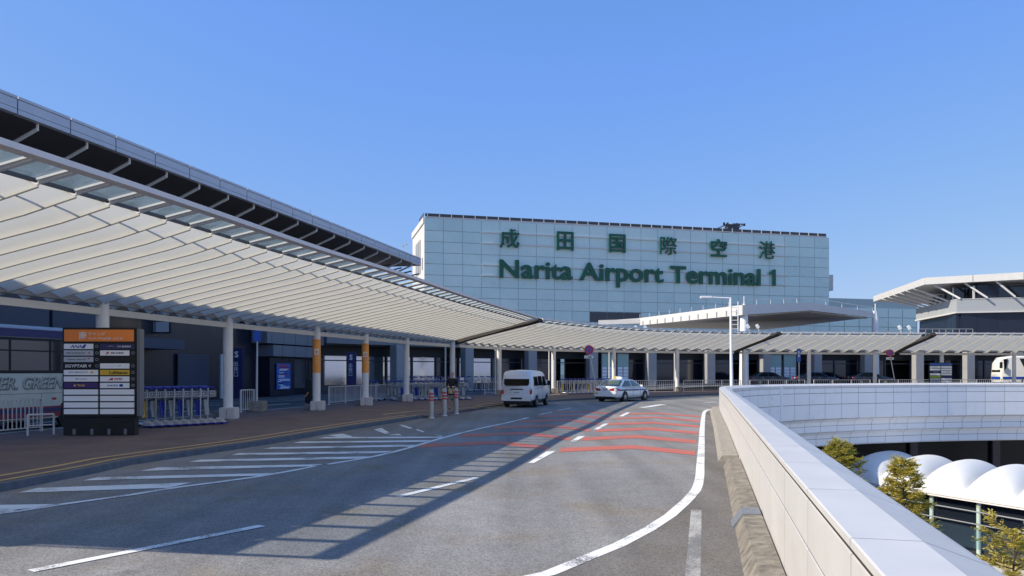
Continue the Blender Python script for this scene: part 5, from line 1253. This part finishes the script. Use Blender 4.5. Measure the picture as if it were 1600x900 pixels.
m = MB(); m.add([(-.02, -.95, 1.5), (-.02, .95, 1.5), (-.42, .85, 3.0), (-.42, -.85, 3.0)], [(0, 1, 2, 3), (3, 2, 1, 0)]); m.v = [v+Vector((.04, 0, 0)) for v in m.v]; m.build('windscreen', M['car_glass'], c2)
m = MB(); m.add([(-.25, 1.2, 2.95), (-.70, 1.25, 2.95), (-.5, 1.27, 1.9), (-.3, 1.23, 1.6)], [(0, 1, 2, 3), (3, 2, 1, 0)]); m.build('quarter_window', M['car_glass'], c2)
for s in (1, -1):
    m = MB(); m.box(-11.8, -.15, s*1.256-.01, s*1.256+.01, .68, .95); m.build('blue_stripe', M['logo_blue'], c2)
    for x in (-2.6, -8.6): arch(c2, x, s*1.262, .55); wheel('wheel', (x, s*1.13, .48), .48, .28, c2, spokes=8, side=s)
m = MB(); m.box(-.02, .03, -1.0, 1.0, .68, .95); m.build('blue_stripe', M['logo_blue'], c2)
m = MB(); m.tube((-.3, 1.2, 2.9), (.2, 1.55, 2.6), .03, 6); m.box(.08, .28, 1.42, 1.68, 1.9, 2.6); m.build('mirror', M['black'], c2)

# ------------------------------------------------------------------ person by the bollards
pg = P(706.5, 639.2, 0); ps_ = thing('person', 'person in a black jacket and pale trousers holding a striped bag beside the bollards', 'person', pg, R(0))
def skin(name, chains, m_, parent, sub=2):
    vs = []; ed = []; rad = []; idx = {}
    for ch in chains:
        prev = None
        for (p, r) in ch:
            key = tuple(round(c, 3) for c in p)
            if key not in idx: idx[key] = len(vs); vs.append(p); rad.append(r)
            if prev is not None and prev != idx[key]: ed.append((prev, idx[key]))
            prev = idx[key]
    me = bpy.data.meshes.new(name); me.from_pydata(vs, ed, []); o = bpy.data.objects.new(name, me); COL.objects.link(o)
    md = o.modifiers.new('s', 'SKIN'); md.use_smooth_shade = True
    lay = me.skin_vertices[0].data
    for i, r in enumerate(rad): lay[i].radius = r if isinstance(r, tuple) else (r, r)
    lay[0].use_root = True
    o.modifiers.new('u', 'SUBSURF').levels = sub
    bpy.context.view_layer.update(); dg_ = bpy.context.evaluated_depsgraph_get()
    nm = bpy.data.meshes.new_from_object(o.evaluated_get(dg_), depsgraph=dg_)
    bpy.data.objects.remove(o); bpy.data.meshes.remove(me)
    nm.materials.clear(); nm.materials.append(M[m_]); nm.name = name
    for p in nm.polygons: p.use_smooth = True
    q = bpy.data.objects.new(name, nm); COL.objects.link(q); q.parent = parent; return q
S = 1.85/1.75
PEL = (0, 0, .96); CH = (0, .01, 1.22); SHc = (0, .01, 1.42); NK = (0, 0, 1.52)
def side(s): return [((0, .01, 1.40), .11), ((s*.19, .01, 1.42), .062), ((s*.26, -.01, 1.16), .048), ((s*.17 if s < 0 else s*.12, -.25, 1.07), .038), ((s*.13 if s < 0 else s*.06, -.32, 1.09), .034)]
body = [[(PEL, (.15, .105)), (CH, (.15, .11)), ((0, .01, 1.40), .11), (NK, .055), ((0, -.01, 1.58), .06), ((0, -.02, 1.66), (.078, .092)), ((0, -.015, 1.735), .05)]]
for s in (-1, 1):
    body.append(side(s)); body.append([(PEL, (.15, .105)), ((s*.10, 0, .88), .088), ((s*.11, -.02, .48), .06), ((s*.12, .03, .09), .042), ((s*.125, -.10, .04), .038)])
bo = skin('body', body, 'skin', ps_)
jk = [[((0, 0, .90), (.17, .125)), (CH, (.175, .13)), ((0, .01, 1.40), .13), ((0, .005, 1.49), .075)]]
for s in (-1, 1): jk.append([((0, .01, 1.40), .13), ((s*.19, .01, 1.42), .085), ((s*.26, -.01, 1.16), .068), ((s*.18 if s < 0 else s*.13, -.22, 1.075), .052)])
skin('jacket', jk, 'jacket', ps_)
tr = [[((0, 0, 1.0), (.155, .115)), ((0, 0, .93), (.16, .12))]]
for s in (-1, 1): tr.append([((0, 0, .93), (.16, .12)), ((s*.10, 0, .86), .105), ((s*.11, -.02, .48), .08), ((s*.12, .03, .11), .066)])
skin('trousers', tr, 'trousers', ps_)
for s in (-1, 1): skin('shoe', [[((s*.12, .06, .045), .045), ((s*.125, -.06, .045), .045), ((s*.13, -.15, .035), .032)]], 'black', ps_, 1)
skin('hair', [[((0, .03, 1.64), .075), ((0, .02, 1.71), .082), ((0, -.02, 1.752), .062)]], 'hair', ps_)
fm_ = MB(); fm_.obox((0, -.118, 1.64), (.012, 0, 0), (0, .018, 0), (0, 0, .026)); fm_.build('nose', M['skin'], ps_, bevel=.006)
for s in (-1, 1):
    e = MB(); e.obox((s*.034, -.105, 1.668), (.014, 0, 0), (0, .006, 0), (0, 0, .006)); e.build('eye', M['black'], ps_)
    e = MB(); e.obox((s*.088, -.01, 1.65), (.01, 0, 0), (0, .018, 0), (0, 0, .03)); e.build('ear', M['skin'], ps_, bevel=.006)
    hx = -.13 if s < 0 else .06
    fing = []
    for k in range(4): fing.append([((hx, -.32, 1.09), .03), ((hx+(k-1.5)*.018, -.375, 1.085-.004*k), .011), ((hx+(k-1.5)*.02, -.395, 1.055), .010), ((hx+(k-1.5)*.02, -.38, 1.03), .009)])
    fing.append([((hx, -.32, 1.09), .03), ((hx-s*.045, -.345, 1.10), .011), ((hx-s*.055, -.37, 1.085), .010)])
    skin('hand', fing, 'skin', ps_, 1)
e = MB(); e.obox((0, -.108, 1.60), (.024, 0, 0), (0, .005, 0), (0, 0, .005)); e.build('mouth', M['maroon'], ps_)
ps_.scale = (S, S, S)
bgm = MB(); bgt = thing('bag', 'black bag with yellow and white stripes held in front of the person', 'bag', (pg.x+.02, pg.y-.40, .80))
rrect(bgm, (0, .0, .0+.12), (1, 0, 0), (0, 0, 1), (0, 1, 0), .50, .40, .08, dep=.16); bgm.build('bag_body', M['black'], bgt, smooth=True)
for k in range(6):
    m = MB(); m.obox((-.17+k*.07, -.008, .12+.02*(k % 2)), (.014, 0, .006), (0, .006, 0), (-.03, 0, .13)); m.build('stripe', M['yellow'] if k % 3 == 0 else M['white'], bgt)
# cyclist-like dark bag with orange trim behind the first banded column
dk_ = P(482, 631, 0); t = thing('backpack', 'dark upright backpack with orange trim leaning behind the first orange banded column', 'backpack', (dk_.x, dk_.y, 0)); m = MB(); rrect(m, (0, 0, .75), (1, 0, 0), (0, 0, 1), (0, 1, 0), .42, 1.5, .18, dep=.3); m.build('pack', M['black'], t, smooth=True); m = MB(); m.obox((-.1, -.02, .55), (.03, 0, 0), (0, .02, 0), (.1, 0, .14)); m.build('trim', M['orange'], t)

GZ = -9.5
# ------------------------------------------------------------------ the open void: lower level, domed pavilion, trees
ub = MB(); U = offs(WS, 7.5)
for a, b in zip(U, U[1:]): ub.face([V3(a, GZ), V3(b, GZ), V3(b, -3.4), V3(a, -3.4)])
t = ub.build('undercroft_wall', M['black']); tag(t, 'dark recessed wall under the curved deck behind the domed pavilion', 'wall')  # black colour stands in for the deep shade under the deck
for k, (px, Y) in enumerate(((1325, 63), (1425, 64), (1553, 65))):
    a = AT(px, 700, Y); m = MB(); m.box(-.35, .35, -.35, .35, GZ, -3.4); o = m.build('deck_pier', M['facade_dark'], bevel=.05); o.location = (a.x, a.y, 0); tag(o, 'dark concrete pier under the curved deck, %s from the trees' % ORD[k], 'pier', 'piers under the curved deck')
dp = thing('domed_pavilion', 'low pavilion with a row of white membrane domes over a glass wall below the deck', 'pavilion', (29.6, 51.6, GZ))
U_ = Vector((.42, -.907, 0)); V_ = Vector((-.76, -.65, 0)); C3 = Vector((30.4, 51.4, 0)); LS = 3.1; HW = 4.5; ZE = -5.75
def dome_pt(s, tt):
    q = (s+LS*50.5) % LS-LS/2; f = math.sqrt(max(0, 1-(q/(LS*.523))**2)); g_ = max(0, 1-abs(tt)**2.4)**.5
    if s < -LS*1.9: f *= 1.0
    p = C3+U_*s+V_*tt*HW; p.z = ZE+1.75*(f*.85+.15)*g_*(1 if s > -LS*2.5+.001 else 0); return p
m = MB(); ns, ntt = 18*9, 30; vs = [dome_pt(-LS*2.5+LS*9*i/ns, -1+2*j/ntt) for i in range(ns+1) for j in range(ntt+1)]
m.add(vs, [(i*(ntt+1)+j, i*(ntt+1)+j+1, (i+1)*(ntt+1)+j+1, (i+1)*(ntt+1)+j) for i in range(ns) for j in range(ntt)]); m.build('membrane_roof', M['dome'], dp, world=True, smooth=True)
m = MB(); s0, s1 = -LS*2.5, LS*6.5
def ebar(name, tt, z, w, h, mt, a0=s0, a1=s1):
    m = MB(); a = C3+U_*a0+V_*HW*tt; b = C3+U_*a1+V_*HW*tt; a.z = b.z = z; m.bar(a, b, w, h); return m.build(name, M[mt], dp, world=True)
ebar('eave_trim', 1.0, ZE-.05, .22, .10, 'white_wall'); ebar('eave_gutter', 1.03, ZE-.16, .16, .07, 'rim'); ebar('ceiling', 0, ZE-.2, HW*2-.2, .06, 'facade_dark')
ebar('glass_wall', .92, -7.5, .04, 3.4, 'facade_glass'); ebar('rail', .985, -6.55, .07, .06, 'grey'); ebar('rail', .985, -7.3, .06, .05, 'grey'); ebar('balustrade', .985, -8.2, .03, 1.2, 'pavilion_glass' if 'pavilion_glass' in M else 'glass')
for k in range(8):
    s = -LS*2.2+k*3.1; a = C3+U_*s+V_*HW*.955; m = MB(); m.tube((a.x, a.y, GZ), (a.x, a.y, ZE-.15), .13, 12); m.build('post', mat('post_green_%d' % k, (.45, .55, .50), .4) if k == 0 else bpy.data.materials['post_green_0'], dp, world=True, smooth=True)
a = C3+U_*s0; m = MB(); m.obox(Vector((a.x, a.y, -7.5))+U_*.05, U_*.04, V_*HW*.9, (0, 0, 1.7)); m.build('end_wall', M['facade_dark'], dp, world=True)

def tree(label, base, H, lower, rad, nb, seed, golden, lean=(0, 0), shape='cone', nl=26, leafn=.11):
    random.seed(seed); t = thing('conifer_tree', label, 'tree', base, 0, 'trees growing up from the lower level beside the wall')
    m = MB(); pts = [Vector((lean[0]*(k/8)**1.5+random.uniform(-.03, .03), lean[1]*(k/8)**1.5, H*k/8)) for k in range(9)]
    for k in range(8): m.tube(pts[k], pts[k+1], .13*(1-k/8.6), 8, r2=.13*(1-(k+1)/8.6), caps=False)
    cr = MB()
    def spray(p, d, L, up):
        d = d.normalized(); n = max(4, int(L/.045)); sd = d.cross(Vector((0, 0, 1))); 
        if sd.length < .1: sd = Vector((1, 0, 0))
        sd.normalize(); q = p.copy(); dd = d.copy()
        for k in range(n):
            q2 = q+dd*(L/n); dd = (dd+Vector((random.uniform(-.05, .05), random.uniform(-.05, .05), up*.06))).normalized()
            ln = leafn*(1-.6*k/n)*random.uniform(.6, 1.3)
            for s in (-1, 1):
                if random.random() < .12: continue
                tip = q2+(sd*s*.8+dd*.75+Vector((0, 0, random.uniform(-.35, .35)))).normalized()*ln; wv = dd*ln*.16+Vector((0, 0, random.uniform(-.02, .02)))
                mi = 1 if random.random() < golden else 0
                cr.face([q2-wv*.5, q2.lerp(tip, .5)-wv*.8, tip, q2.lerp(tip, .5)+wv*.8], mi)
            q = q2
    for i in range(nb):
        f = (i+random.random())/nb; z = lower+(H-lower)*f; k = min(int(z/H*8), 7); c = pts[k].lerp(pts[k+1], z/H*8-k)
        if shape == 'cone': L = rad*(1-f)**.75+.12
        elif shape == 'round': L = rad*math.sin(math.pi*min(.98, .25+f*.72))+.08
        else: L = rad*(.55+.6*random.random())*(1-f*.45)
        a = i*2.399+random.uniform(-.4, .4); el = -.15+.75*f+random.uniform(-.15, .2)
        d = Vector((math.cos(a)*math.cos(el), math.sin(a)*math.cos(el), math.sin(el)*.8)); L *= random.uniform(.75, 1.15)
        e = c+d*L+Vector((0, 0, .06*L)); md = c.lerp(e, .5)-Vector((0, 0, .05*L)); m.tube(c, md, .018, 5, r2=.012, caps=False); m.tube(md, e, .012, 5, r2=.004, caps=False)
        for _ in range(nl):
            u = .2+.8*random.random()**.7; p = (c.lerp(md, u*2) if u < .5 else md.lerp(e, u*2-1)); aa = random.uniform(-1.1, 1.1)
            d2 = Vector((d.x*math.cos(aa)-d.y*math.sin(aa), d.x*math.sin(aa)+d.y*math.cos(aa), random.uniform(-.25, .55))); spray(p, d2, random.uniform(.16, .36)*(1.15-u*.3), random.uniform(-.5, 1))
    m.build('trunk', M['tree_bark'], t, smooth=True); cr.build('crown', [M['leaf'], M['leaf_gold']], t)
    return t
b_ = AT(1311, 700, 33); tree('small dense rounded conifer showing its top beside the curved deck', (b_.x, b_.y, GZ), 8.35, 5.6, 1.0, 70, 4, .3, shape='round', nl=30, leafn=.12)
b_ = AT(1420, 700, 22); tree('golden tipped conifer rising in front of the shaded domes', (b_.x, b_.y, GZ), 8.8, 4.2, 1.45, 84, 9, .5, lean=(-.15, 0), nl=34, leafn=.13)
b_ = AT(1566, 700, 17.5); tree('loose golden green conifer in front of the pavilion glass wall', (b_.x, b_.y, GZ), 7.75, 4.0, 1.35, 56, 21, .6, lean=(.3, 0), shape='loose', nl=26, leafn=.12)
